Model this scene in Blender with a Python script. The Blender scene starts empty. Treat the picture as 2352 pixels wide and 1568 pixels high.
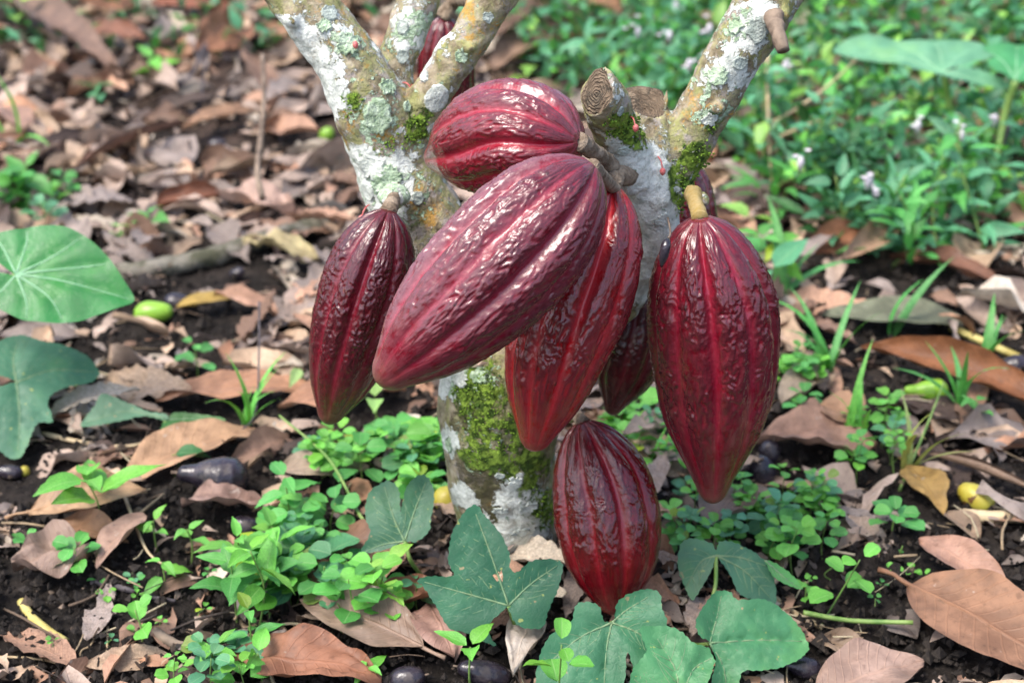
import bpy, math, random
import numpy as np
from mathutils import Vector, Matrix, geometry, noise as mnoise
from mathutils.bvhtree import BVHTree
random.seed(7); RNG = np.random.RandomState(7)
scene = bpy.context.scene
COL = scene.collection

# ---------------------------------------------------------------- camera, world, sun
CH, PITCH, LENS = 0.81, math.radians(28.0), 55.0
cam_d = bpy.data.cameras.new('camera'); cam = bpy.data.objects.new('camera', cam_d); COL.objects.link(cam)
cam.location = (0, 0, CH); cam.rotation_euler = (math.radians(90) - PITCH, 0, 0)
cam_d.lens = LENS; cam_d.sensor_width = 36; cam_d.clip_start = 0.05; cam_d.clip_end = 500
cam_d.dof.use_dof = True; cam_d.dof.focus_distance = 1.13; cam_d.dof.aperture_fstop = 5.8
scene.camera = cam
world = bpy.data.worlds.new('World'); scene.world = world; world.use_nodes = True
wn = world.node_tree
sky = wn.nodes.new('ShaderNodeTexSky'); sky.sky_type = 'NISHITA'; sky.sun_disc = False
SUN_EL, SUN_AZ = math.radians(62), math.radians(-140)      # from upper left, behind the camera
sky.sun_elevation = SUN_EL; sky.sun_rotation = math.radians(140 + 80)
sky.air_density = 1.0; sky.dust_density = 4.0; sky.ozone_density = 1.0
bg = wn.nodes['Background']; wn.links.new(sky.outputs[0], bg.inputs[0]); bg.inputs[1].default_value = 0.15
sun_d = bpy.data.lights.new('sun', 'SUN'); sun_d.energy = 1.3; sun_d.angle = math.radians(22); sun_d.color = (1.0, 0.97, 0.92)
sun = bpy.data.objects.new('sun', sun_d); COL.objects.link(sun); sun.location = (-2, -1, 4)
sun_dir = Vector((-0.42, -0.22, 0.88)).normalized()           # towards the sun
sun.rotation_euler = sun_dir.to_track_quat('Z', 'Y').to_euler()
sky.sun_rotation = math.atan2(sun_dir.x, sun_dir.y); sky.sun_elevation = math.asin(sun_dir.z)
vs = scene.view_settings
vs.view_transform = 'Standard'; vs.look = 'None'; vs.gamma = 1.0; vs.use_curve_mapping = False
vs.exposure = 1.32

# ---------------------------------------------------------------- maths helpers
KPX = 36.0 / LENS / 2352.0
FW = np.array([0, math.cos(PITCH), -math.sin(PITCH)]); UP = np.array([0, math.sin(PITCH), math.cos(PITCH)])
CP = np.array([0, 0, CH])
def ray(px, py): return FW + np.array([1, 0, 0]) * (px - 1176) * KPX - UP * (py - 784) * KPX
def W(px, py, Y):
    r = ray(px, py); return CP + r * (Y / r[1])
def scl(px, py, Y): return Y / ray(px, py)[1] * KPX            # metres per pixel there
def proj(V):
    d = V - CP; z = d @ FW
    return np.stack([d[:, 0] / z / KPX + 1176, 784 - (d @ UP) / z / KPX], 1)

_G = np.random.RandomState(3); _PERM = _G.permutation(512); _PERM = np.concatenate([_PERM, _PERM, _PERM])
_GR = _G.normal(size=(512, 3)); _GR /= np.linalg.norm(_GR, axis=1)[:, None]
def noise(p):
    p = np.asarray(p, float); i = np.floor(p).astype(int); f = p - i; i = i & 511
    u = f * f * f * (f * (f * 6 - 15) + 10); out = np.zeros(len(p))
    for a in (0, 1):
        for b in (0, 1):
            for c in (0, 1):
                h = _PERM[_PERM[_PERM[(i[:, 0] + a) & 511] + ((i[:, 1] + b) & 511)] + ((i[:, 2] + c) & 511)]
                g = _GR[h]
                d = g[:, 0] * (f[:, 0] - a) + g[:, 1] * (f[:, 1] - b) + g[:, 2] * (f[:, 2] - c)
                w = (u[:, 0] if a else 1 - u[:, 0]) * (u[:, 1] if b else 1 - u[:, 1]) * (u[:, 2] if c else 1 - u[:, 2])
                out += w * d
    return out * 1.6
def fbm(p, o=3):
    s = 0; a = 1
    for k in range(o): s = s + a * noise(p * 2 ** k + 17.3 * k); a *= .5
    return s
def n1(*a):
    a = list(a) + [.37] * (3 - len(a)); return mnoise.noise(Vector([float(q) for q in a]))

def gz(x, y):
    x = np.atleast_1d(np.asarray(x, float)); y = np.atleast_1d(np.asarray(y, float))
    p = np.stack([x, y, np.zeros_like(x)], 1)
    z = 0.012 * noise(p * 5 + 3.1) + 0.006 * noise(p * 14 + 8)
    z += 0.018 * np.exp(-((x - 0.0) ** 2 + (y - 1.13) ** 2) / 0.02)       # soil heaped at the trunk
    d = np.clip(np.hypot(x, y - 1) - 3, 0, None)
    return z + 0.15 * (1 - np.exp(-d / 6)) * noise(p * .25 + 5)
_gx, _gy = np.meshgrid(np.arange(-3.2, 3.2, .01), np.arange(.3, 6.2, .01)); GZ = gz(_gx.ravel(), _gy.ravel()).reshape(_gx.shape).tolist()
def gz1(x, y):
    if not (-3.19 < x < 3.18 and .31 < y < 6.17): return float(gz(x, y)[0])
    a, b = (x + 3.2) / .01, (y - .3) / .01; i, j = int(a), int(b); a -= i; b -= j; r0, r1 = GZ[j], GZ[j + 1]
    return (r0[i] * (1 - a) + r0[i + 1] * a) * (1 - b) + (r1[i] * (1 - a) + r1[i + 1] * a) * b
def G(px, py):
    r = ray(px, py); z = 0.0
    for _ in range(5):
        s = (z - CH) / r[2]; p = CP + r * s; z = gz1(p[0], p[1])
    s = (z - CH) / r[2]
    return CP + r * s

# ---------------------------------------------------------------- mesh helpers
def mk(name, V, F, mat=None, parent=None, smooth=True, attrs=None, uv=None, cols=None):
    me = bpy.data.meshes.new(name)
    V = np.asarray(V, np.float32)
    if isinstance(F, np.ndarray):
        n, k = F.shape
        me.vertices.add(len(V)); me.vertices.foreach_set('co', V.ravel())
        me.loops.add(n * k); me.loops.foreach_set('vertex_index', F.astype(np.int32).ravel())
        me.polygons.add(n); me.polygons.foreach_set('loop_start', np.arange(0, n * k, k, dtype=np.int32))
        me.polygons.foreach_set('loop_total', np.full(n, k, np.int32)); me.update(calc_edges=True)
    else:
        me.from_pydata(V.tolist(), [], F); me.update()
    if smooth: me.polygons.foreach_set('use_smooth', np.ones(len(me.polygons), bool))
    for k, v in (attrs or {}).items():
        a = me.attributes.new(k, 'FLOAT', 'POINT'); a.data.foreach_set('value', np.asarray(v, np.float32))
    if cols is not None:
        a = me.attributes.new('Col', 'FLOAT_COLOR', 'POINT'); c = np.ones((len(V), 4), np.float32); c[:, :3] = cols
        a.data.foreach_set('color', c.ravel())
    if uv is not None:
        l = me.uv_layers.new(name='UVMap'); vi = np.zeros(len(me.loops), np.int32); me.loops.foreach_get('vertex_index', vi)
        l.data.foreach_set('uv', np.asarray(uv, np.float32)[vi].ravel())
    if mat: me.materials.append(mat)
    if name == '_mesh': return me
    o = bpy.data.objects.new(name, me); COL.objects.link(o)
    if parent: o.parent = parent
    return o
def thing(name, label, cat, loc=(0, 0, 0), group=None):
    o = bpy.data.objects.new(name, None); COL.objects.link(o); o.location = loc; o.empty_display_size = .02
    return tag(o, label, cat, group)
def tag(o, label=None, cat=None, group=None, kind=None):
    if label: o['label'] = label
    if cat: o['category'] = cat
    if group: o['group'] = group
    if kind: o['kind'] = kind
    return o
class MB:
    def __init__(s): s.V = []; s.F = []; s.U = []; s.C = []; s.n = 0
    def add(s, V, F, U=None, C=None):
        V = np.asarray(V, float); s.V.append(V); n = s.n
        s.F.extend([tuple(i + n for i in f) for f in F])
        s.U.append(np.zeros((len(V), 2)) if U is None else U)
        s.C.append(np.tile(np.asarray((.5, .5, .5) if C is None else C, float), (len(V), 1)) if C is None or np.ndim(C) == 1 else C)
        s.n += len(V)
    def build(s, name, mat, parent=None, smooth=True):
        return mk(name, np.concatenate(s.V), s.F, mat, parent, smooth, uv=np.concatenate(s.U), cols=np.concatenate(s.C))
def frames(P):
    P = np.asarray(P, float); T = np.gradient(P, axis=0); T /= np.linalg.norm(T, axis=1)[:, None] + 1e-12
    ref = np.array([0, -1, 0.3]) if abs(T[0] @ np.array([0, -1, .3])) < .9 else np.array([1, 0, 0.])
    N = []; n = ref - T[0] * (ref @ T[0]); n /= np.linalg.norm(n)
    for t in T:
        n = n - t * (n @ t); n /= np.linalg.norm(n) + 1e-12; N.append(n.copy())
    N = np.array(N); B = np.cross(T, N); return T, N, B
def smooth_path(P, n):
    P = np.asarray(P, float)
    if len(P) < 3:
        t = np.linspace(0, 1, n)[:, None]; return P[0] * (1 - t) + P[-1] * t
    Q = np.vstack([2 * P[0] - P[1], P, 2 * P[-1] - P[-2]]); out = []
    ts = np.linspace(0, len(P) - 1 - 1e-9, n)
    for t in ts:
        i = int(t); f = t - i; a, b, c, d = Q[i:i + 4]
        out.append(.5 * ((2 * b) + (-a + c) * f + (2 * a - 5 * b + 4 * c - d) * f * f + (-a + 3 * b - 3 * c + d) * f ** 3))
    return np.array(out)
def tube(P, R, seg=8, n=None, rough=0, cap=True, seed=0, rscale=60):
    P = np.asarray(P, float); R = np.atleast_1d(np.asarray(R, float))
    if len(R) == 1: R = np.repeat(R, len(P))
    if n:
        PR = smooth_path(np.hstack([P, R[:, None]]), n); P, R = PR[:, :3], np.clip(PR[:, 3], 1e-5, None)
    T, N, B = frames(P); m = len(P); th = np.linspace(0, 2 * math.pi, seg, endpoint=False)
    V = P[:, None] + R[:, None, None] * (np.cos(th)[None, :, None] * N[:, None] + np.sin(th)[None, :, None] * B[:, None])
    V = V.reshape(-1, 3)
    if rough:
        nn = noise(V * rscale + seed * 7.7); ax = np.repeat(P, seg, 0); V = ax + (V - ax) * (1 + rough * nn)[:, None]
    F = [(i * seg + j, i * seg + (j + 1) % seg, (i + 1) * seg + (j + 1) % seg, (i + 1) * seg + j) for i in range(m - 1) for j in range(seg)]
    if cap: F.append(tuple(reversed(range(seg)))); F.append(tuple((m - 1) * seg + j for j in range(seg)))
    U = np.stack([np.tile(th / 6.283, m), np.repeat(np.linspace(0, 1, m), seg)], 1)
    return V, F, U

# ---------------------------------------------------------------- node helpers
class NT:
    def __init__(s, name):
        s.m = bpy.data.materials.new(name); s.m.use_nodes = True; s.t = s.m.node_tree; s.t.nodes.clear()
        s.out = s.t.nodes.new('ShaderNodeOutputMaterial')
    def n(s, ty, **kw):
        nd = s.t.nodes.new('ShaderNode' + ty)
        ins = kw.pop('ins', {})
        for k, v in kw.items(): setattr(nd, k, v)
        for k, v in ins.items(): s.set(nd.inputs[k], v)
        return nd
    def set(s, sock, v):
        if isinstance(v, bpy.types.NodeSocket): s.t.links.new(v, sock)
        elif isinstance(v, (tuple, list)) and len(v) == 3 and sock.type == 'RGBA': sock.default_value = (*v, 1)
        else: sock.default_value = v
    def noise(s, scale, vec=None, detail=4, rough=.55, dist=0):
        nd = s.n('TexNoise', ins={'Scale': scale, 'Detail': detail, 'Roughness': rough, 'Distortion': dist})
        if vec is not None: s.set(nd.inputs['Vector'], vec)
        return nd.outputs['Fac']
    def ramp(s, fac, pts):
        nd = s.n('ValToRGB'); e = nd.color_ramp.elements
        while len(e) < len(pts): e.new(.5)
        for i, (p, c) in enumerate(pts):
            e[i].position = p; e[i].color = (*c, 1) if not isinstance(c, (int, float)) else (c, c, c, 1)
        s.set(nd.inputs[0], fac); return nd.outputs[0]
    def mix(s, f, a, b, mode='MIX'):
        nd = s.n('Mix', data_type='RGBA', blend_type=mode); s.set(nd.inputs[0], f); s.set(nd.inputs[6], a); s.set(nd.inputs[7], b); return nd.outputs[2]
    def m_(s, op, a, b=0.0, c=None, clamp=False):
        nd = s.n('Math', operation=op, use_clamp=clamp); s.set(nd.inputs[0], a); s.set(nd.inputs[1], b)
        if c is not None: s.set(nd.inputs[2], c)
        return nd.outputs[0]
    def step(s, v, lo, hi):
        nd = s.n('MapRange', interpolation_type='SMOOTHSTEP'); s.set(nd.inputs[0], v); s.set(nd.inputs[1], lo); s.set(nd.inputs[2], hi); return nd.outputs[0]
    def attr(s, name): return s.n('Attribute', attribute_name=name).outputs['Fac']
    def attrc(s, name): return s.n('Attribute', attribute_name=name).outputs['Color']
    def obj(s): return s.n('TexCoord').outputs['Object']
    def uv(s): return s.n('TexCoord').outputs['UV']
    def map(s, vec, sc=(1, 1, 1), loc=(0, 0, 0)):
        nd = s.n('Mapping'); s.set(nd.inputs[0], vec); nd.inputs['Scale'].default_value = sc; nd.inputs['Location'].default_value = loc; return nd.outputs[0]
    def bump(s, h, st=.5, d=.001, nrm=None):
        nd = s.n('Bump', ins={'Strength': st, 'Distance': d, 'Height': h})
        if nrm is not None: s.set(nd.inputs['Normal'], nrm)
        return nd.outputs[0]
    def bsdf(s, col, rough=.6, nrm=None, spec=.5, **kw):
        nd = s.n('BsdfPrincipled'); s.set(nd.inputs['Base Color'], col); s.set(nd.inputs['Roughness'], rough); s.set(nd.inputs['Specular IOR Level'], spec)
        if nrm is not None: s.set(nd.inputs['Normal'], nrm)
        for k, v in kw.items(): s.set(nd.inputs[k.replace('_', ' ')], v)
        return nd.outputs[0]
    def done(s, sh): s.t.links.new(sh, s.out.inputs[0]); return s.m
def lin(r, g, b):
    f = lambda c: (c / 255 / 12.92) if c / 255 <= .04045 else ((c / 255 + .055) / 1.055) ** 2.4
    return (f(r), f(g), f(b))

# ---------------------------------------------------------------- materials
def mat_soil():
    t = NT('soil'); o = t.obj()
    a = t.noise(45, o, 6, .7); b = t.noise(9, o, 3)
    c = t.ramp(a, [(.3, (.006, .005, .0045)), (.52, (.017, .014, .012)), (.68, (.040, .032, .027)), (.8, (.09, .07, .055))])
    c = t.mix(t.step(b, .5, .66), c, (.032, .025, .021))
    far = t.step(t.n('SeparateXYZ', ins={0: o}).outputs[1], 1.6, 2.6)
    c = t.mix(t.m_('MULTIPLY', far, .55), c, t.ramp(t.noise(26, o, 5), [(.35, (.02, .015, .012)), (.55, (.11, .07, .05)), (.7, (.2, .13, .1))]))
    return t.done(t.bsdf(c, .93, t.bump(t.noise(170, o, 5, .7), .9, .004), .2))
def mat_crumb():
    t = NT('soil_crumb'); o = t.obj(); c = t.attrc('Col')
    c = t.mix(t.step(t.noise(300, o, 3), .4, .7), c, t.mix(.3, c, (.08, .065, .05)))
    return t.done(t.bsdf(c, .9, t.bump(t.noise(400, o, 3), .8, .002), .2))
def mat_dead(joined=False):
    t = NT('dead_leaf_joined' if joined else 'dead_leaf'); o = t.obj()
    base = t.attrc('Col') if joined else t.n('ObjectInfo').outputs['Color']
    uv = t.uv(); sx = t.n('SeparateXYZ', ins={0: uv}); u, v = sx.outputs[0], sx.outputs[1]
    av = t.m_('ABSOLUTE', t.m_('SUBTRACT', v, .5))
    # side veins run obliquely away from the midrib
    ph = t.m_('FRACT', t.m_('ADD', t.m_('MULTIPLY', t.m_('SUBTRACT', u, t.m_('MULTIPLY', av, .35)), 13.0), t.m_('MULTIPLY', t.noise(3, uv, 2), .6)))
    dv = t.m_('ABSOLUTE', t.m_('SUBTRACT', ph, .5))
    side = t.m_('SUBTRACT', 1, t.step(dv, .02, .12)); mid = t.m_('SUBTRACT', 1, t.step(av, .008, .035))
    vein = t.m_('MAXIMUM', t.m_('MULTIPLY', side, .55), mid)
    ri = t.n('ObjectInfo').outputs['Random']
    w = t.map(o, (1, 1, 1)); ofs = t.n('VectorMath', operation='ADD', ins={0: w, 1: (0, 0, 0)})
    cx = t.n('CombineXYZ', ins={0: t.m_('MULTIPLY', ri, 40), 1: t.m_('MULTIPLY', ri, 17), 2: 0.0}); t.set(ofs.inputs[1], cx.outputs[0]); w = ofs.outputs[0]
    n1_ = t.noise(38, w, 5, .65); n2_ = t.noise(150, w, 4)
    c = t.mix(t.step(n1_, .36, .68), t.mix(1, base, (.70, .68, .66), 'MULTIPLY'), t.mix(1, base, (1.18, 1.18, 1.17), 'MULTIPLY'))
    c = t.mix(t.m_('MULTIPLY', t.step(n2_, .56, .72), .55), c, t.mix(1, base, (.44, .40, .37), 'MULTIPLY'))
    c = t.mix(t.m_('MULTIPLY', t.step(t.noise(16, w, 4), .60, .74), .5), c, t.mix(1, base, (.55, .62, .66), 'MULTIPLY'))
    c = t.mix(t.m_('MULTIPLY', vein, .35), c, t.mix(1, base, (1.3, 1.2, 1.1), 'MULTIPLY'))
    c = t.mix(t.m_('MULTIPLY', t.step(t.noise(60, t.map(w, loc=(2, 9, 4)), 6, .75), .60, .70), .6), c, (.035, .026, .020))
    c = t.mix(t.m_('MULTIPLY', t.step(t.noise(90, t.map(w, loc=(5, 3, 4)), 4, .6), .66, .72), .5), c, (.42, .38, .33))
    h = t.m_('ADD', t.m_('MULTIPLY', vein, .8), t.m_('MULTIPLY', n2_, .8))
    sh = t.bsdf(c, t.ramp(n1_, [(.3, .45), (.7, .75)]), t.bump(h, .6, .0012), .35)
    tr = t.n('BsdfTranslucent', ins={0: c}).outputs[0]
    ms = t.n('MixShader', ins={0: .12}); t.set(ms.inputs[1], sh); t.set(ms.inputs[2], tr)
    return t.done(ms.outputs[0])
def mat_green(name='green_leaf', joined=False, spots=0.0, veins=10.0, rough=.42):
    t = NT(name); o = t.obj(); base = t.attrc('Col') if joined else t.n('ObjectInfo').outputs['Color']
    uv = t.uv(); sx = t.n('SeparateXYZ', ins={0: uv}); u, v = sx.outputs[0], sx.outputs[1]
    n1_ = t.noise(30, o, 4); c = t.mix(t.step(n1_, .35, .68), t.mix(1, base, (.78, .82, .75), 'MULTIPLY'), t.mix(1, base, (1.15, 1.12, 1.05), 'MULTIPLY'))
    h = t.noise(220, o, 3)
    if veins:
        av = t.m_('ABSOLUTE', t.m_('SUBTRACT', v, .5))
        ph = t.m_('FRACT', t.m_('MULTIPLY', t.m_('SUBTRACT', u, t.m_('MULTIPLY', av, .7)), veins))
        side = t.m_('SUBTRACT', 1, t.step(t.m_('ABSOLUTE', t.m_('SUBTRACT', ph, .5)), .02, .14)); mid = t.m_('SUBTRACT', 1, t.step(av, .01, .04))
        vein = t.m_('MAXIMUM', t.m_('MULTIPLY', side, .3), mid)
        c = t.mix(t.m_('MULTIPLY', vein, .4), c, t.mix(.5, base, (.45, .6, .3)))
        h = t.m_('SUBTRACT', t.m_('MULTIPLY', h, .5), vein)
    if spots:
        s1 = t.step(t.noise(150, o, 2, .4), .73, .76); c = t.mix(t.m_('MULTIPLY', s1, .7), c, (.34, .38, .10))
        s2 = t.step(t.noise(120, o, 2, .4), .74, .76); c = t.mix(s2, c, (.32, .24, .12))
    if not veins:
        vo = t.n('TexVoronoi', feature='DISTANCE_TO_EDGE', ins={'Scale': 13.0}); t.set(vo.inputs['Vector'], t.n('VectorMath', operation='ADD', ins={0: uv, 1: t.n('TexNoise', ins={'Scale': 1.5}).outputs['Color']}).outputs[0])
        ed_ = t.m_('SUBTRACT', 1, t.step(vo.outputs['Distance'], .0, .10)); c = t.mix(t.m_('MULTIPLY', ed_, .12), c, t.mix(1, base, (1.9, 1.5, 1.5), 'MULTIPLY'))
        c = t.mix(t.m_('MULTIPLY', t.step(t.noise(14, o, 5, .65), .5, .68), .45), c, t.mix(1, base, (1.7, 1.35, .75), 'MULTIPLY')); h = t.m_('SUBTRACT', h, t.m_('MULTIPLY', ed_, .35))
        c = t.mix(t.m_('MULTIPLY', t.step(t.noise(120, o, 6, .75), .60, .72), .35), c, (.20, .19, .13))
    sh = t.bsdf(c, rough, t.bump(h, .35, .001), .45)
    tr = t.n('BsdfTranslucent', ins={0: t.mix(1, c, (1.1, 1.3, .5), 'MULTIPLY')}).outputs[0]
    ms = t.n('MixShader', ins={0: .22}); t.set(ms.inputs[1], sh); t.set(ms.inputs[2], tr)
    return t.done(ms.outputs[0])
def mat_simple(name, c1, c2, scale=40, rough=.6, bump=.5, bd=.001, stretch=(1, 1, 1), spec=.4):
    t = NT(name); o = t.map(t.obj(), stretch); n = t.noise(scale, o, 5, .6)
    return t.done(t.bsdf(t.mix(t.step(n, .35, .65), c1, c2), rough, t.bump(t.noise(scale * 4, o, 4), bump, bd), spec))
def mat_bark():
    t = NT('lichen_bark'); o = t.obj()
    wob = t.n('VectorMath', operation='ADD'); nn = t.n('TexNoise', ins={'Scale': 60.0, 'Detail': 4.0}); t.set(nn.inputs['Vector'], o)
    sc = t.n('VectorMath', operation='SCALE'); t.set(sc.inputs[0], nn.outputs['Color']); sc.inputs['Scale'].default_value = .012
    t.set(wob.inputs[0], o); t.set(wob.inputs[1], sc.outputs[0]); w = wob.outputs[0]
    fine = t.noise(350, o, 4, .6); mid = t.noise(90, w, 5, .62)
    cr = t.noise(55, t.map(w, (1, 1, .55)), 6, .7)
    c = t.ramp(mid, [(.30, (.075, .058, .036)), (.46, (.22, .18, .115)), (.60, (.34, .29, .20)), (.72, (.46, .41, .31))])
    c = t.mix(t.m_('MULTIPLY', t.step(cr, .42, .62), .65), c, t.mix(fine, (.22, .25, .06), (.40, .42, .17)))      # olive algae
    om = t.step(t.m_('ADD', t.noise(62, t.map(w, loc=(3, 1, 2)), 6, .75), t.m_('MULTIPLY', t.m_('SUBTRACT', t.attr('orange'), .5), .40)), .52, .62)
    c = t.mix(t.m_('MULTIPLY', om, .8), c, t.mix(fine, (.48, .20, .02), (.44, .30, .08)))
    c = t.mix(t.m_('MULTIPLY', t.step(t.noise(58, t.map(w, loc=(9, 4, 6)), 6, .7), .53, .62), .8), c, t.mix(fine, (.27, .22, .20), (.46, .42, .39)))  # pinkish grey crust
    dk = t.step(t.m_('ADD', t.noise(60, t.map(w, loc=(5, 5, 1)), 6, .75), t.m_('MULTIPLY', t.m_('SUBTRACT', t.attr('dark'), .5), .5)), .50, .64)
    c = t.mix(t.m_('MULTIPLY', dk, .85), c, t.mix(fine, (.018, .018, .010), (.085, .072, .035)))
    wf = t.m_('ADD', t.m_('ADD', t.m_('MULTIPLY', t.noise(30, t.map(w, loc=(1, 7, 3)), 6, .7), .6), t.m_('MULTIPLY', t.noise(95, t.map(w, loc=(2, 2, 3)), 5, .7), .4)), t.m_('MULTIPLY', t.m_('SUBTRACT', t.attr('white'), .5), .50))
    wm = t.step(wf, .53, .56); wc = t.mix(t.step(t.noise(120, w, 6, .75), .32, .60), (.38, .41, .36), (.74, .77, .71)); wc = t.mix(t.m_('MULTIPLY', t.step(t.noise(40, t.map(w, loc=(6, 1, 1)), 6, .7), .55, .65), .6), wc, (.30, .27, .21)); c = t.mix(wm, c, wc)
    mf = t.m_('ADD', t.m_('ADD', t.m_('MULTIPLY', t.noise(40, t.map(w, loc=(4, 2, 8)), 6, .65), .5), t.m_('MULTIPLY', t.noise(150, t.map(w, loc=(4, 4, 8)), 4, .6), .5)), t.m_('MULTIPLY', t.m_('SUBTRACT', t.attr('mint'), .5), .45))
    mm = t.step(mf, .552, .575); c = t.mix(mm, c, t.mix(t.step(fine, .35, .65), (.30, .42, .25), (.58, .72, .54)))
    gf = t.m_('ADD', t.m_('ADD', t.m_('MULTIPLY', t.noise(34, t.map(w, loc=(8, 8, 8)), 6, .7), .6), t.m_('MULTIPLY', t.noise(120, t.map(w, loc=(8, 1, 8)), 5, .7), .4)), t.m_('MULTIPLY', t.m_('SUBTRACT', t.attr('moss'), .5), .62))
    gm = t.m_('MULTIPLY', t.step(gf, .55, .64), t.m_('SUBTRACT', 1, t.m_('MULTIPLY', t.step(t.noise(52, t.map(w, loc=(3, 3, 9)), 6, .75), .53, .57), .9))); c = t.mix(gm, c, t.mix(t.step(t.noise(130, o, 4), .38, .62), (.04, .075, .012), (.24, .36, .05)))
    h = t.m_('ADD', t.m_('MULTIPLY', cr, .8), t.m_('MULTIPLY', fine, .5))
    h = t.m_('ADD', h, t.m_('ADD', t.m_('MULTIPLY', wm, t.m_('ADD', .15, t.m_('MULTIPLY', t.noise(140, w, 5, .7), .6))), t.m_('MULTIPLY', mm, t.m_('ADD', .15, fine))))
    h = t.m_('ADD', h, t.m_('MULTIPLY', gm, t.noise(200, o, 4)))
    return t.done(t.bsdf(c, .85, t.bump(h, 1.0, .0030), .2))
def mat_pod():
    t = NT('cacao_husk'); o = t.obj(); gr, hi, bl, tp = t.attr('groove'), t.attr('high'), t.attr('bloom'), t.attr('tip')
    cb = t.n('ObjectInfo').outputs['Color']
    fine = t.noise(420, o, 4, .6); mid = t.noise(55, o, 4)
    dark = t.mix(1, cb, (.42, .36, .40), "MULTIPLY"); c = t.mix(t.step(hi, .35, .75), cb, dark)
    c = t.mix(t.m_('MULTIPLY', t.step(mid, .4, .7), .5), c, t.mix(1, cb, (.75, .6, .6), 'MULTIPLY'))
    pink = t.mix(1, cb, (2.1, 1.6, 2.1), 'MULTIPLY'); pink = t.mix(t.step(fine, .45, .7), pink, t.mix(1, cb, (2.8, 4.5, 4.5), 'MULTIPLY'))
    c = t.mix(t.m_('MULTIPLY', gr, .62), c, pink)
    c = t.mix(t.m_('MULTIPLY', t.step(fine, .55, .75), .15), c, (.40, .07, .09))
    sc_ = t.step(t.noise(38, t.map(o, loc=(7, 7, 7)), 7, .8), .66, .70); c = t.mix(t.m_('MULTIPLY', sc_, .6), c, (.17, .085, .05))
    # pale waxy bloom in torn streaks
    bf = t.m_('MULTIPLY', bl, t.step(t.m_('ADD', t.noise(95, o, 5, .7), t.m_('MULTIPLY', hi, .18)),   .44, .62))
    c = t.mix(bf, c, t.mix(mid, (.25, .08, .11), (.30, .20, .225)))
    c = t.mix(t.m_('MULTIPLY', tp, t.step(t.noise(70, o, 4), .3, .7)), c, (.20, .085, .06))
    sp = t.step(t.noise(110, t.map(o, loc=(3, 3, 3)), 2, .4), .755, .775); c = t.mix(t.m_('MULTIPLY', sp, .7), c, (.03, .015, .012))
    r = t.m_('ADD', t.m_('ADD', .14, t.m_('MULTIPLY', mid, .12)), t.m_('ADD', t.m_('MULTIPLY', bf, .22), t.m_('MULTIPLY', tp, .25)))
    r = t.m_('ADD', r, t.m_('MULTIPLY', gr, .15))
    pc = t.n('Attribute', attribute_name='pc').outputs['Vector']; lump = t.noise(17, pc, 3, .55, .4); wr = t.m_('MULTIPLY', lump, t.m_('SUBTRACT', 1, t.m_('MULTIPLY', t.m_('ADD', gr, tp), .6, clamp=True)))
    n = t.bump(t.m_('ADD', t.m_('MULTIPLY', wr, 1.4), t.m_('MULTIPLY', fine, .22)), .42, .0013)
    return t.done(t.bsdf(c, r, n, .45, Coat_Weight=.40, Coat_Roughness=.07, Coat_IOR=1.5))
def mat_fruit():
    t = NT('black_fruit'); o = t.obj(); a = t.noise(26, o, 5, .65); d = t.step(t.noise(60, t.map(o, loc=(3, 1, 1)), 6, .75), .50, .66)
    c = t.mix(t.step(a, .35, .65), (.010, .008, .013), (.042, .034, .045)); c = t.mix(t.m_('MULTIPLY', d, .5), c, (.10, .08, .07))
    return t.done(t.bsdf(c, t.m_('ADD', .22, t.m_('MULTIPLY', d, .45)), t.bump(t.m_('ADD', a, t.m_('MULTIPLY', t.noise(220, o, 4), .3)), .8, .002), .5))
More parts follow.
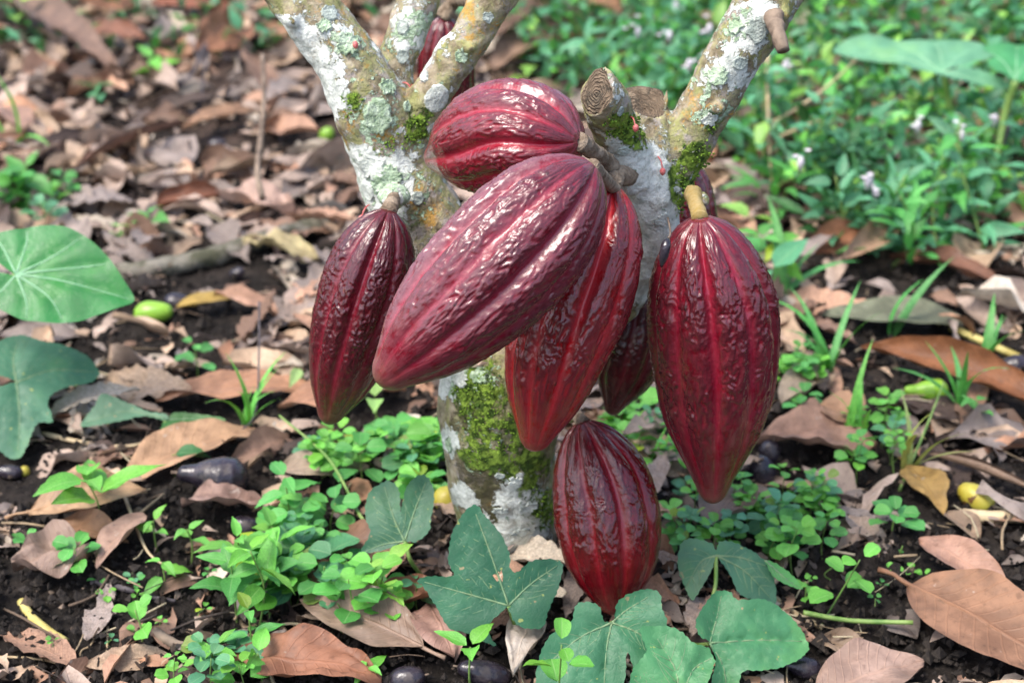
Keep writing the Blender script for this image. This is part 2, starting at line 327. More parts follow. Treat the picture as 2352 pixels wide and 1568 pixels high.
M = {
 'soil': mat_soil(), 'crumb': mat_crumb(), 'dead': mat_dead(), 'deadj': mat_dead(True), 'green': mat_green(veins=9), 'greenj': mat_green('green_leaf_joined', True, veins=8),
 'vine': mat_green('vine_leaf', spots=1, veins=0, rough=.48), 'taro': mat_green('taro_leaf', veins=0, rough=.4),
 'vein': mat_simple('vine_vein', (.11, .20, .10), (.16, .24, .12), 60, .5), 'tarovein': mat_simple('taro_vein', (.17, .38, .20), (.24, .44, .26), 60, .5),
 'stem': mat_simple('green_stem', (.10, .20, .04), (.20, .30, .08), 80, .5, stretch=(1, 1, .3)),
 'stalk': mat_simple('pod_stalk', (.14, .10, .065), (.33, .26, .19), 110, .85, 1, .002), 'stalky': mat_simple('pod_stalk_ochre', (.30, .21, .06), (.36, .27, .12), 200, .85, .7, .001),
 'twig': mat_simple('twig', (.10, .07, .05), (.24, .18, .13), 60, .8, .8), 'paletwig': mat_simple('pale_twig', (.36, .26, .15), (.52, .42, .26), 60, .75, .6),
 'darktwig': mat_simple('dark_twig', (.035, .03, .035), (.10, .085, .09), 90, .7, .8), 'yellowstem': mat_simple('yellow_stem', (.38, .30, .07), (.50, .44, .16), 50, .5, .4),
 'mossylog': mat_simple('mossy_log', (.06, .06, .035), (.22, .20, .16), 45, .9, 1, .003),
 'black': mat_fruit(), 'limefruit': mat_simple('green_fruit', (.16, .34, .03), (.26, .46, .05), 25, .3, .2, .0005),
 'yelfruit': mat_simple('yellow_fruit', (.36, .28, .03), (.40, .38, .06), 25, .4, .3), 'brownfruit': mat_simple('rotten_fruit', (.10, .045, .015), (.22, .12, .03), 40, .5, .4),
 'bark': mat_bark(), 'pod': mat_pod(),
 'mint': mat_simple('mint_lichen', (.26, .37, .22), (.52, .64, .47), 130, .9, 1, .002), 'whitel': mat_simple('white_lichen', (.48, .52, .46), (.66, .70, .64), 150, .9, 1, .002),
 'greyl': mat_simple('grey_lichen', (.30, .35, .31), (.50, .56, .50), 150, .9, 1, .002), 'moss': mat_simple('moss', (.06, .13, .012), (.23, .38, .035), 300, .85, .6, .001),
 'bud': mat_simple('flower_bud', (.50, .09, .09), (.62, .20, .18), 200, .5, .3), 'petal': mat_simple('petal', (.46, .42, .46), (.60, .56, .60), 100, .6, .2),
 'cut': None, 'weed': mat_simple('dry_flower', (.55, .40, .30), (.65, .52, .42), 100, .7, .3),
}
def mat_cut():
    t = NT('cut_wood'); uv = t.uv(); d = t.n('VectorMath', operation='LENGTH', ins={0: uv}).outputs['Value']
    ring = t.m_('SINE', t.m_('ADD', t.m_('MULTIPLY', d, 48), t.m_('MULTIPLY', t.noise(2.2, uv, 6), 22)))
    o = t.obj(); c = t.mix(t.m_('MULTIPLY', t.step(ring, -.8, 1), t.step(t.noise(70, o, 5, .7), .42, .68)), (.17, .125, .085), (.27, .205, .14)); c = t.mix(t.step(t.noise(60, o, 6, .7), .48, .64), c, (.07, .06, .045))
    c = t.mix(t.step(t.noise(30, o, 4), .6, .7), c, (.40, .30, .20))
    return t.done(t.bsdf(c, .85, t.bump(t.m_('ADD', t.m_('MULTIPLY', ring, .4), t.m_('MULTIPLY', t.noise(130, o, 5, .7), 3)), .9, .002), .2))
M['cut'] = mat_cut()

# ---------------------------------------------------------------- ground
def build_ground():
    def axis(a, far, near, n0, step0, g):
        xs = [0.0]; s = step0
        while xs[-1] < near: xs.append(xs[-1] + s)
        while xs[-1] < far: s *= g; xs.append(xs[-1] + s)
        return np.array(xs)
    xp = axis(0, 90, .56, 0, .0052, 1.12); X = np.concatenate([-xp[:0:-1], xp])
    yp = axis(0, 90, .62, 0, .0054, 1.07); yb = axis(0, 60, .02, 0, .02, 1.4); Y = np.concatenate([.86 - yb[:0:-1], .86 + yp])
    gx, gy = np.meshgrid(X, Y); x, y = gx.ravel(), gy.ravel()
    z = gz(x, y); d = np.hypot(x, y - 1.2); k = np.clip(1.8 - d, 0, 1)
    p = np.stack([x, y, x * 0], 1)
    z = z + k * (.0035 * np.abs(noise(p * 60)) + .003 * noise(p * 110 + 5) + .0045 * np.abs(noise(p * 28 + 2))) - k * .004
    nx, ny = len(X), len(Y); i = np.arange(ny - 1)[:, None] * nx + np.arange(nx - 1)[None]
    F = np.stack([i, i + 1, i + nx + 1, i + nx], -1).reshape(-1, 4)
    return tag(mk('ground', np.stack([x, y, z], 1), F, M['soil']), 'dark crumbly soil of the plantation floor', kind='structure')
build_ground()
# ---------------------------------------------------------------- leaf shapes
def prof(kind, t):
    if kind == 'dead': return np.sin(np.pi * t ** .88) ** .85 * (1 - .12 * t) + .0
    if kind == 'ovate': return np.sin(np.pi * t ** .62) ** .95 * (1.0 - .1 * t)
    if kind == 'round': return np.sqrt(np.clip(1 - (2 * t - 1) ** 2, 0, 1)) * (1 - .12 * np.cos(t * 3))
    if kind == 'lance': return np.sin(np.pi * t ** .7) ** 1.3
    if kind == 'grass': return np.clip(np.minimum(1, t * 12) * (1 - t ** 2.2), 0, 1)
    return np.sin(np.pi * t)
def leaf(L, Wd, kind='dead', n=12, m=6, curl=.0, bend=.0, wav=.0, seed=0, jag=0, fold=.1, side=0.0, stalk=0.0):
    """x along the blade, y across, z up. curl rolls the edges, bend arches the midrib, jag tears the margin."""
    rs = np.random.RandomState(seed); t = np.linspace(0, 1, n + 1); w = prof(kind, t) * Wd / 2
    w = np.maximum(w, Wd * .012)
    v = np.linspace(-1, 1, m + 1)
    a = bend * (t - .5); cx = np.cumsum(np.concatenate([[0], np.cos((a[1:] + a[:-1]) / 2)])) * L / n; cz = np.cumsum(np.concatenate([[0], -np.sin((a[1:] + a[:-1]) / 2)])) * L / n
    cz -= cz[0] + (cz[-1] - cz[0]) * t
    T, Vv = np.meshgrid(t, v, indexing='ij'); ww = np.repeat(w[:, None], m + 1, 1)
    if jag:
        for s in (0, 1):
            bites = np.ones(n + 1)
            for _ in range(rs.randint(1, 4)):
                c, r = rs.uniform(.1, 1), rs.uniform(.05, .2); bites -= jag * rs.uniform(.3, .9) * np.exp(-((t - c) / r) ** 2)
            q_ = rs.uniform(-1, 1, n + 1); bites += jag * .22 * (q_ + np.roll(q_, 1)) * .5
            sel = v < 0 if s == 0 else v > 0; ww[:, sel] *= np.clip(bites, .12, 1.1)[:, None]
    cu = curl * (1 + .5 * side * Vv) * np.abs(Vv); ang = cu
    y = np.where(np.abs(ang) > 1e-4, np.sin(ang) / np.where(np.abs(ang) > 1e-4, ang, 1), 1) * ww * Vv
    z = np.where(np.abs(ang) > 1e-4, (1 - np.cos(ang)) / np.where(np.abs(ang) > 1e-4, ang, 1), 0) * ww * np.abs(Vv) + fold * np.abs(y)
    x = cx[:, None] + 0 * T; z = z + cz[:, None]
    P = np.stack([T.ravel() * L * 30 + seed * 3.3, Vv.ravel() * 1.6, np.full(T.size, seed * 1.7)], 1)
    z = z + wav * Wd * (noise(P * 1.0) * (.35 + np.abs(Vv.ravel())) + .4 * noise(P * 2.3)).reshape(z.shape)
    y = y + side * .08 * L * np.sin(np.pi * T)
    V = np.stack([x.ravel(), y.ravel(), z.ravel()], 1)
    F = [(i * (m + 1) + j, (i + 1) * (m + 1) + j, (i + 1) * (m + 1) + j + 1, i * (m + 1) + j + 1) for i in range(n) for j in range(m)]
    U = np.stack([T.ravel(), (Vv.ravel() + 1) / 2], 1)
    if stalk:
        r = L * .011; q = [(-stalk, 0, -.1 * stalk), (-stalk * .5, stalk * .05, 0), (0, 0, cz[0]), (L * .35, side * .05 * L, float(np.interp(.35, t, cz)) + r * .2), (L * .75, side * .05 * L, float(np.interp(.75, t, cz)))]
        V2, F2, U2 = tube(q, [r * 1.6, r * 1.1, r * 1.3, r * .8, r * .3], 5, 9); U2 = np.tile([.3, .5], (len(V2), 1))
        F = F + [tuple(i + len(V) for i in f) for f in F2]; V = np.vstack([V, V2]); U = np.vstack([U, U2])
    return V, F, U
def xf(V, loc, yaw=0, pitch=0, roll=0, s=1.0):
    R = (Matrix.Rotation(yaw, 3, 'Z') @ Matrix.Rotation(-pitch, 3, 'Y') @ Matrix.Rotation(roll, 3, 'X'))
    return (np.asarray(V) * s) @ np.array(R).T + np.asarray(loc)
def rotm(o, loc, yaw=0, pitch=0, roll=0, s=1.0):
    R = Matrix.Translation(Vector(loc)) @ Matrix.Rotation(yaw, 4, 'Z') @ Matrix.Rotation(-pitch, 4, 'Y') @ Matrix.Rotation(roll, 4, 'X') @ Matrix.Scale(s, 4)
    o.matrix_local = R

# ---------------------------------------------------------------- cocoa tree
def limb(pts):     # (px, py, Y, r_px)
    P = np.array([W(a, b, c) for a, b, c, r in pts]); R = np.array([r * scl(a, b, c) for a, b, c, r in pts])
    n = max(10, int(np.linalg.norm(np.diff(P, axis=0), axis=1).sum() / .008)); PR = smooth_path(np.hstack([P, R[:, None]]), n)
    return PR[:, :3], PR[:, 3]
LIMBS = [
 ('trunk', [(1168, 1480, 1.13, 150), (1166, 1330, 1.13, 126), (1162, 1200, 1.13, 117), (1150, 1080, 1.13, 125), (1145, 960, 1.13, 138), (1150, 860, 1.135, 135), (1160, 780, 1.14, 120)]),
 ('branch', [(1145, 840, 1.14, 100), (1080, 690, 1.16, 100), (1000, 560, 1.18, 102), (935, 450, 1.19, 98), (895, 340, 1.20, 96), (850, 235, 1.20, 88), (775, 110, 1.21, 74), (690, 0, 1.22, 68), (590, -130, 1.24, 66), (480, -290, 1.27, 60), (400, -430, 1.3, 55)]),
 ('branch', [(880, 260, 1.21, 50), (908, 160, 1.23, 46), (950, 40, 1.25, 46), (985, -50, 1.27, 44), (1030, -200, 1.3, 40), (1050, -400, 1.34, 36)]),
 ('branch', [(930, 330, 1.20, 62), (965, 262, 1.20, 56), (1015, 180, 1.20, 48), (1075, 90, 1.21, 47), (1130, 0, 1.22, 50), (1200, -120, 1.23, 46), (1290, -300, 1.25, 42)]),
 ('branch', [(1160, 860, 1.14, 100), (1290, 770, 1.155, 80), (1410, 680, 1.16, 68), (1475, 580, 1.155, 62), (1497, 500, 1.15, 63), (1490, 430, 1.15, 72), (1475, 370, 1.15, 74)]),
 ('branch', [(1500, 460, 1.15, 60), (1545, 380, 1.16, 62), (1600, 280, 1.165, 62), (1665, 165, 1.17, 64), (1720, 70, 1.175, 68), (1778, -20, 1.18, 70), (1870, -160, 1.2, 66), (2000, -350, 1.23, 60)]),
 ('pruned_stub', [(1450, 400, 1.14, 66), (1425, 330, 1.125, 56), (1408, 275, 1.115, 56), (1392, 235, 1.10, 56), (1365, 195, 1.085, 52)]),
 ('pruned_stub', [(1480, 380, 1.15, 68), (1486, 310, 1.16, 56), (1484, 265, 1.165, 52), (1486, 215, 1.17, 52), (1488, 180, 1.175, 50)]),
]
KNOTS = [(1385, 385, 1.118, 26), (905, 450, 1.14, 40), (1790, 35, 1.155, 26), (1608, 460, 1.135, 30), (668, 45, 1.195, 26), (1020, 120, 1.20, 18),
         (1650, 250, 1.14, 22), (820, 115, 1.20, 24), (1310, 950, 1.12, 22), (1080, 110, 1.19, 16)]
def build_tree():
    root = thing('cocoa_tree', 'lichen covered cocoa tree forking low, with red pods on trunk and limbs', 'tree', tuple(W(1166, 1330, 1.13)))
    inv = -np.array(root.location)
    mb = MB(); sk = []
    for name, pts in LIMBS:
        P, R = limb(pts); sk.append((P, R)); V, F, U = tube(P, R, 20); mb.add(V, F)
    for a, b, c, r in KNOTS:
        P0 = W(a, b, c); s = scl(a, b, c) * r
        V, F, U = tube([P0 + np.array([0, 0, -s * .7]), P0 + np.array([0, 0, -s * .35]), P0, P0 + np.array([0, 0, s * .35]), P0 + np.array([0, 0, s * .7])], [s * .4, s * .85, s, s * .85, s * .4], 10); mb.add(V, F)
    # root flare
    for k in range(7):
        a = k * .9 + .3; b = W(1166, 1330, 1.13); d = np.array([math.cos(a), math.sin(a), 0])
        V, F, U = tube([b + d * .02 + [0, 0, .06], b + d * .048 + [0, 0, .0], b + d * .09 + [0, 0, -.05]], [.018, .016, .012], 10, 8); mb.add(V, F)
    o = mb.build('tmp', None)
    m = o.modifiers.new('r', 'REMESH'); m.mode = 'VOXEL'; m.voxel_size = .0024; m.use_smooth_shade = True
    m = o.modifiers.new('s', 'SMOOTH'); m.factor = .5; m.iterations = 7
    me = o.evaluated_get(bpy.context.evaluated_depsgraph_get()).to_mesh()
    V = np.zeros(len(me.vertices) * 3); me.vertices.foreach_get('co', V); V = V.reshape(-1, 3)
    N = np.zeros(len(V) * 3); me.vertices.foreach_get('normal', N); N = N.reshape(-1, 3)
    F = [tuple(p.vertices) for p in me.polygons]; bpy.data.objects.remove(o)
    # bark relief: lumps, rings and fine crust
    V = V + N * (.0024 * fbm(V * 28, 2) + .0010 * noise(V * 90) + .0007 * np.abs(noise(V * 170)) + .0006 * noise(V * np.array([40, 40, 190])))[:, None]
    cuts = []
    for kk, (cx, cy, cY, cn) in enumerate([(1372, 226, 1.088, (-.77, -.52, .36)), (1485, 240, 1.165, (.12, -.30, .95))]):
        c0 = W(cx, cy, cY); n0 = np.array(cn) / np.linalg.norm(cn); d = (V - c0) @ n0; s_ = (d > 0) & (np.linalg.norm(V - c0, axis=1) < .05) & (V[:, 0] < W(1532, 240, 1.165)[0])
        if kk == 0: s_ &= V[:, 0] < W(1450, 240, 1.12)[0]
        rad_ = V - c0 - d[:, None] * n0; rr_ = np.linalg.norm(rad_, axis=1)
        V[s_] = V[s_] - (d[s_] * 1.0)[:, None] * n0 + n0 * (.0016 * noise(V[s_] * 120) + (.0 if kk == 0 else .004) * noise(V[s_] * 45) - (.0 if kk == 0 else .010) * np.clip(1 - rr_[s_] / .017, 0, 1))[:, None]
        cuts.append((s_ & (d > .0008), c0, n0))
    P2 = proj(V)
    def blobs(L, base=0.0):
        w = np.full(len(V), base)
        for x, y, r, a in L: w = w + a * np.exp(-(((P2[:, 0] - x) ** 2 + (P2[:, 1] - y) ** 2) / r ** 2))
        return np.clip(w, 0, 1)
    right = 1 / (1 + np.exp(-(P2[:, 0] - 1340) / 20)); low = 1 / (1 + np.exp((730 - P2[:, 1]) / 25))
    att = dict(
     moss=blobs([(1580, 400, 50, 1.1), (1570, 455, 35, .9), (1600, 350, 35, .6), (1640, 280, 45, .6), (1430, 290, 40, 1.0), (1100, 900, 60, .40), (1200, 960, 110, .38), (1160, 1060, 90, .46), (1230, 1090, 60, .40), (1120, 1000, 60, .3), (1110, 850, 50, .6), (1230, 1200, 60, .3), (970, 280, 45, .8), (840, 250, 50, .35), (960, 510, 40, .5), (1060, 920, 50, .5), (1080, 1040, 50, .45), (1270, 1180, 60, .4), (930, 320, 50, .35), (840, 330, 40, .35), (1090, 170, 30, .3), (800, 230, 35, .5), (1470, 330, 40, .5)], .10),
     white=np.clip(blobs([(1480, 450, 90, .55), (1470, 600, 90, .75), (1450, 360, 50, .5), (700, 140, 50, .5), (750, 230, 45, .6), (690, 150, 40, .5), (720, 210, 30, .5), (860, 430, 80, .55), (820, 420, 40, .4), (1740, 40, 60, .35), (1690, 150, 60, .35), (1030, 870, 45, .6), (1030, 1010, 25, .7), (1060, 1140, 25, .7), (1180, 1100, 50, .2), (1210, 1170, 60, .4), (1180, 1225, 50, .35), (960, 80, 60, .3), (700, 90, 50, .35), (760, 330, 30, .45), (800, 380, 30, .5), (640, 60, 25, .6)], .45) - .04 * low * (1 - right), 0, 1),
     mint=blobs([(800, 100, 50, .3), (865, 250, 60, .3), (900, 420, 80, .35), (960, 60, 50, .4), (1690, 90, 70, .25), (1630, 240, 60, .25), (1100, 870, 50, .5), (1100, 1000, 60, .3)], .39),
     orange=blobs([(760, 80, 60, .3), (850, 300, 60, .2), (1100, 60, 60, .2), (1600, 220, 80, .3), (990, 490, 40, .3), (1130, 1200, 90, .2)], .36) * (1 - .35 * low),
     dark=blobs([(1160, 960, 90, .42), (1090, 1080, 60, .45), (1070, 970, 50, .35), (1170, 1240, 110, .6), (1120, 1160, 60, .35), (940, 130, 50, .25), (1500, 255, 50, .3)], .22))
    # assign every face to the nearest limb
    best = np.full(len(V), 1e9); own = np.zeros(len(V), int)
    for k, (P, R) in enumerate(sk):
        for i in range(0, len(P)):
            d = np.linalg.norm(V - P[i], axis=1) / R[i]; s = d < best; best[s] = d[s]; own[s] = k
    Fq = np.array([f if len(f) == 4 else f + (f[-1],) for f in F]); fo = own[Fq[:, 0]]
    for kk, (cm, c0, n0) in enumerate(cuts):
        sel = cm[Fq].all(1); fs = Fq[sel]; fo[sel] = 90 + kk
        if not len(fs): continue
        used, invx = np.unique(fs, return_inverse=True); fs = invx.reshape(fs.shape); ta = np.cross(n0, [0, 0, 1.]); ta /= np.linalg.norm(ta); tb = np.cross(n0, ta); q = V[used]; cc = q.mean(0); 
        mk('cut_face', q + inv, fs, M['cut'], root, uv=np.stack([(q - cc) @ ta, (q - cc) @ tb], 1) / .019)
    for k, (name, _) in enumerate(LIMBS):
        fs = Fq[fo == k]
        if not len(fs): continue
        used, invx = np.unique(fs, return_inverse=True); fs = invx.reshape(fs.shape)
        ob = mk(name, V[used] + inv, fs, M['bark'], root, attrs={a: b[used] for a, b in att.items()})
        if name == 'pruned_stub': tag(ob, ['pruned stub with round cut face turned left', 'mossy pruned stub with rough cut top'][k - 6])
    P2 = proj(V)
    bvh = BVHTree.FromPolygons([tuple(v) for v in V], [f for f in F])
    return root, inv, bvh, V, N, att, sk, P2
root, INV, BVH, TV, TN, TATT, SK, TP2 = build_tree()
def hit(px, py):
    r = ray(px, py); h = BVH.ray_cast(Vector(CP), Vector(r).normalized()); return h
def lichen(px, py, rpx, mat, lob=.12, ry=1.0, seed=0, thick=.0012, name='lichen_patch', label=None, ring=1):
    h = hit(px, py)
    if h[0] is None: return
    c = np.array(h[0]); n = np.array(h[1]); s = (np.linalg.norm(c - CP)) * KPX; r0 = rpx * s
    t = np.cross(n, [0, 0, 1.]); t /= np.linalg.norm(t) + 1e-9; b = np.cross(n, t); seg = 40; rings = 7; V = [c + n * thick]; ok = True
    for k in range(1, rings + 1):
        for j in range(seg):
            a = j / seg * 2 * math.pi; rr = r0 * (1 + lob * n1(math.cos(a) * 3.2 + seed, math.sin(a) * 3.2, seed) + lob * .8 * n1(math.cos(a) * 9 + seed, math.sin(a) * 9, seed + 5)) * k / rings
            q = c + t * math.cos(a) * rr + b * math.sin(a) * rr * ry
            hh = BVH.find_nearest(Vector(q))
            pos = np.array(hh[0]); nn = np.array(hh[1])
            th = thick * (1.0 + .5 * n1(*(pos * 500))) if k < rings else -.0008
            if k == rings - 1: th = thick * 1.5
            V.append(pos + nn * th)
    F = [(0, 1 + j, 1 + (j + 1) % seg) for j in range(seg)]
    for k in range(rings - 1):
        F += [(1 + k * seg + j, 1 + (k + 1) * seg + j, 1 + (k + 1) * seg + (j + 1) % seg, 1 + k * seg + (j + 1) % seg) for j in range(seg)]
    o = mk(name, np.array(V) + INV, F, mat, root)
    if label: o['label'] = label
for i, (x, y, r, m_, lob, ry) in enumerate([(699, 139, 17, 'whitel', .12, 1.1), (1003, 226, 32, 'whitel', .10, 1.15), (868, 268, 33, 'mint', .25, 1.35), (855, 385, 34, 'whitel', .5, .9), (900, 405, 26, 'mint', .4, 1),
        (935, 245, 11, 'mint', .3, 1.2), (925, 62, 16, 'greyl', .2, 1.1), (880, 425, 26, 'mint', .5, 1), (960, 455, 15, 'greyl', .3, 1.2), (1432, 347, 17, 'greyl', .12, .7), (1424, 255, 9, 'greyl', .1, 1.5),
        (757, 30, 20, 'greyl', .3, 1), (800, 100, 28, 'mint', .45, 1.0), (735, 200, 26, 'whitel', .4, 1.5), (1650, 175, 24, 'mint', .35, 1), (1700, 145, 18, 'greyl', .3, 1), (1630, 275, 20, 'whitel', .4, .8),
        (1740, 70, 26, 'greyl', .35, 1.2), (1690, 60, 17, 'mint', .4, 1.2), (1520, 505, 20, 'whitel', .5, .8), (1185, 1108, 15, 'whitel', .5, 1), (1148, 1092, 12, 'whitel', .5, .6), (1215, 1165, 22, 'whitel', .6, .6),
        (1150, 1172, 18, 'whitel', .6, .5), (1195, 1222, 20, 'whitel', .6, .5), (1100, 862, 20, 'mint', .5, 1), (1032, 1020, 12, 'mint', .4, 1.6), (845, 440, 24, 'whitel', .2, 1.1), (1060, 870, 22, 'whitel', .5, 1), (975, 175, 14, 'whitel', .3, 1), (925, 130, 15, 'greyl', .2, 1.2), (1060, 130, 16, 'mint', .4, 1), (1120, 40, 15, 'greyl', .4, 1), (745, 60, 16, 'mint', .4, 1), (890, 200, 20, 'mint', .5, 1)]):
    lichen(x, y, r, M[m_], lob, ry, seed=i * 1.7 + .3, thick=.0011 if m_ != 'mint' else .0016)
def moss_tufts():
    rs = np.random.RandomState(5); g = TATT['moss'] + .55 * noise(TV * 34 + 2); idx = np.where((g > np.where(TP2[:, 1] > 780, .86, .68)) & (TN[:, 1] < .5) & (noise(TV * 130) > .02))[0]
    idx = rs.choice(idx, min(7500, len(idx)), replace=False); mb = MB()
    Vs = []; Fs = []; n0 = 0
    for i in idx:
        p = TV[i] + rs.normal(0, .0012, 3); n = TN[i]
        d = n + rs.normal(0, .55, 3) + [0, 0, .3]; d /= np.linalg.norm(d); h = rs.uniform(.0010, .0030) ; w = h * .5
        a = np.cross(d, rs.normal(size=3)); a /= np.linalg.norm(a); b = np.cross(d, a)
        q = [p + a * w, p - .5 * a * w + .87 * b * w, p - .5 * a * w - .87 * b * w]; mid = [x + d * h * .5 for x in q]
        Vs += [*mid, p - n * .001, p + d * h]; Fs += [(n0, n0 + 1, n0 + 4), (n0 + 1, n0 + 2, n0 + 4), (n0 + 2, n0, n0 + 4), (n0 + 1, n0, n0 + 3), (n0 + 2, n0 + 1, n0 + 3), (n0, n0 + 2, n0 + 3)]; n0 += 5
    tag(mk('moss', np.array(Vs) + INV, Fs, M['moss'], root), 'bright green moss tufts on the bark', kind='stuff')
moss_tufts()
# dead side stub, bark chip, dormant flower cushions and buds
V, F, U = tube([W(1778, 40, 1.15), W(1786, 75, 1.13), W(1799, 118, 1.12)], [.0078, .0056, .0050], 12, 20, .25, seed=3, rscale=130); mk('side_stub', V + INV, F, M['twig'], root)
def bud(px, py, dx, dy, s=1.0):
    h = hit(px, py)
    if h[0] is None: return
    a = np.array(h[0]); k = np.linalg.norm(a - CP) * KPX; e = a + np.array([dx * k, -.012, -dy * k])
    V, F, U = tube([a, (a + e) / 2 + [0, -.004, .004], e], [.0007 * s, .0006 * s, .0006 * s], 5, 6); o = mk('flower_stalk', V + INV, F, M['bud'], root)
    r = .0024 * s; V, F, U = tube([e + [0, 0, r * q] for q in (1.3, .8, 0, -.8, -1.4)], [r * .2, r * .8, r, r * .75, r * .1], 8); mk('flower_bud', V + INV, F, M['bud'], o)
for a in [(990, 100, 8, 18), (955, 178, 16, 14), (945, 195, 22, 20), (848, 470, -16, 20), (835, 478, -20, 10), (1512, 360, 8, 22), (925, 190, 25, 8), (832, 462, -10, 24), (1448, 268, 10, 14), (1115, 150, 12, 10), (880, 470, 22, 0), (812, 105, 8, -12)]: bud(*a)

# ---------------------------------------------------------------- cacao pods
PROF_T = [0, .01, .035, .08, .14, .22, .33, .45, .57, .68, .77, .84, .90, .945, .975, 1]
PROF_A = [.12, .22, .40, .58, .73, .87, .97, 1.0, .965, .88, .73, .55, .385, .275, .22, .20]
PROF_B = [.12, .22, .40, .58, .74, .88, .97, 1.0, .975, .90, .78, .64, .465, .33, .26, .23]
def vec_attr(o, name, A):
    a = o.data.attributes.new(name, 'FLOAT_VECTOR', 'POINT'); a.data.foreach_set('vector', np.asarray(A, np.float32).ravel())
def pod(pts, rpx, label, color, bloom=0.0, btheta=None, phase=0.0, na=200, nt=280, seed=0, prof=None, stalk=None, smat='stalk', wart=1.0, nub=.24, cat='pod', tipc=.6, groove=1.0, group=None, sr=None):
    P = np.array([W(*p) for p in pts]); Rm = rpx * scl(*pts[len(pts) // 2])
    PT = smooth_path(P, 60); L = np.linalg.norm(np.diff(PT, axis=0), axis=1).sum()
    u = np.linspace(0, 1, nt); t = u + .0; t = .5 - .5 * np.cos(np.pi * u); t = .45 * t + .55 * u
    C = np.stack([np.interp(t, np.linspace(0, 1, 60), PT[:, k]) for k in range(3)], 1)
    td = np.linspace(0, 1, 400); f = np.interp(td, PROF_T, prof or PROF_A); ker = np.exp(-np.linspace(-2, 2, 25) ** 2); ker /= ker.sum()
    f = np.convolve(np.pad(f, 12, mode='edge'), ker, 'valid'); r = np.interp(t, td, f)
    a = .955; r = r * np.sqrt(np.clip(1 - (np.clip((t - a) / (1 - a), 0, 1)) ** 2.2, 0, 1)); r = r * np.clip(t / .004, 0.35, 1)
    T, N, B = frames(C); th = np.linspace(0, 2 * math.pi, na, endpoint=False)
    # reference direction faces the camera
    vd = CP - C.mean(0); vd /= np.linalg.norm(vd); N0 = vd - T * (T @ vd)[:, None]; N = N0 / np.linalg.norm(N0, axis=1)[:, None]; B = np.cross(T, N)
    TT, TH = np.meshgrid(t, th, indexing='ij'); tt, tth = TT.ravel(), TH.ravel(); s = seed * 13.7
    pc = np.stack([np.cos(tth), np.sin(tth), tt * 3 + s], 1); thw = tth + phase + .05 * noise(pc * np.array([1.5, 1.5, 1.2])) + .10 * np.sin(tt * 2.2 + seed)
    d1 = np.abs((thw * 5 / (2 * np.pi) + .5) % 1 - .5) * (2 * np.pi / 5); d2 = np.abs((thw * 5 / (2 * np.pi)) % 1 - .5) * (2 * np.pi / 5)
    G1 = np.exp(-(d1 / .11) ** 2); G2 = np.exp(-(d2 / .10) ** 2)
    env = np.interp(tt, [0, .05, .2, .6, .85, .95, 1], [1.0, 1.35, 1.1, .8, .55, .2, 0]) * groove
    round_ = np.cos(thw * 10) * .012
    rel = -env * (.13 * G1 + .062 * G2) - env * round_
    ka = 8.4; q = np.stack([np.cos(tth) * ka, np.sin(tth) * ka, tt * L / Rm * 3.0 + s], 1)
    warp = .6 * noise(q * .7 + 4); q2 = q + warp[:, None]
    w1 = 1 - np.abs(noise(q2)) * 2.2; w2 = 1 - np.abs(noise(q2 * np.array([1.8, 1.8, 1.7]) + 9)) * 3; w3 = noise(q2 * np.array([3.2, 3.2, 2.6]) + 3)
    we = np.interp(tt, [0, .05, .15, .6, .8, .92, 1], [.3, .8, 1, .95, .45, .12, .05]) * (1 - .75 * G1) * (1 - .6 * G2) * wart * np.clip(.85 + .8 * noise(pc * np.array([1.3, 1.3, 1.6]) + 6), .2, 1.5)
    h = we * (.55 * w1 + .62 * w2 + .42 * w3); rel = rel + .031 * h + .012 * fbm(pc * 2.2, 2)
    rad = Rm * r.repeat(na) * (1 + rel)
    V = C.repeat(na, 0) + rad[:, None] * (np.cos(tth)[:, None] * N.repeat(na, 0) + np.sin(tth)[:, None] * B.repeat(na, 0))
    i = np.arange(nt - 1)[:, None] * na; j = np.arange(na)[None]; j2 = (j + 1) % na
    F = np.stack([i + j, i + j2, i + na + j2, i + na + j], -1).reshape(-1, 4)
    F = F[:, ::-1]
    gr = np.clip(np.maximum(np.exp(-(d1 / .085) ** 2), .8 * np.exp(-(d2 / .07) ** 2)), 0, 1) * np.interp(tt, [0, .1, .9, 1], [.2, 1, .7, 0])
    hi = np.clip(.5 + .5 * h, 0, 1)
    bl = np.full(len(V), bloom)
    if btheta is not None: bl = bloom * np.clip(.15 + 1.1 * np.exp(-((np.angle(np.exp(1j * (tth - btheta[0]))) / btheta[1]) ** 2)), 0, 1)
    tp = np.clip((tt - .86) / .12, 0, 1) ** 1.5 * tipc
    org = C[0]; e = thing('cacao_pod', label, cat, tuple(org), group)
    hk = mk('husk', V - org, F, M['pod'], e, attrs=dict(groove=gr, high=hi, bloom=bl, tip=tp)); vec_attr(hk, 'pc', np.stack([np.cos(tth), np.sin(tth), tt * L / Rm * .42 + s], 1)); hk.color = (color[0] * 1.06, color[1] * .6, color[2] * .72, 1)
    if stalk is not None:
        S = [W(*p[:3]) for p in stalk]; sr = sr or .0075; S[-1] = C[0] + (C[4] - C[0]) * .6
        n_ = len(S); V, F, U = tube(S, [sr * (1.25 if k == 0 else (1.0 if k < n_ - 1 else 1.15)) for k in range(n_)], 18, 34, .17, seed=seed, rscale=150)
        mk('stalk', V - org, F, M[smat], e)
    return e
MAR = lin(112, 12, 24); RED = lin(146, 12, 20); DRK = lin(84, 4, 24)
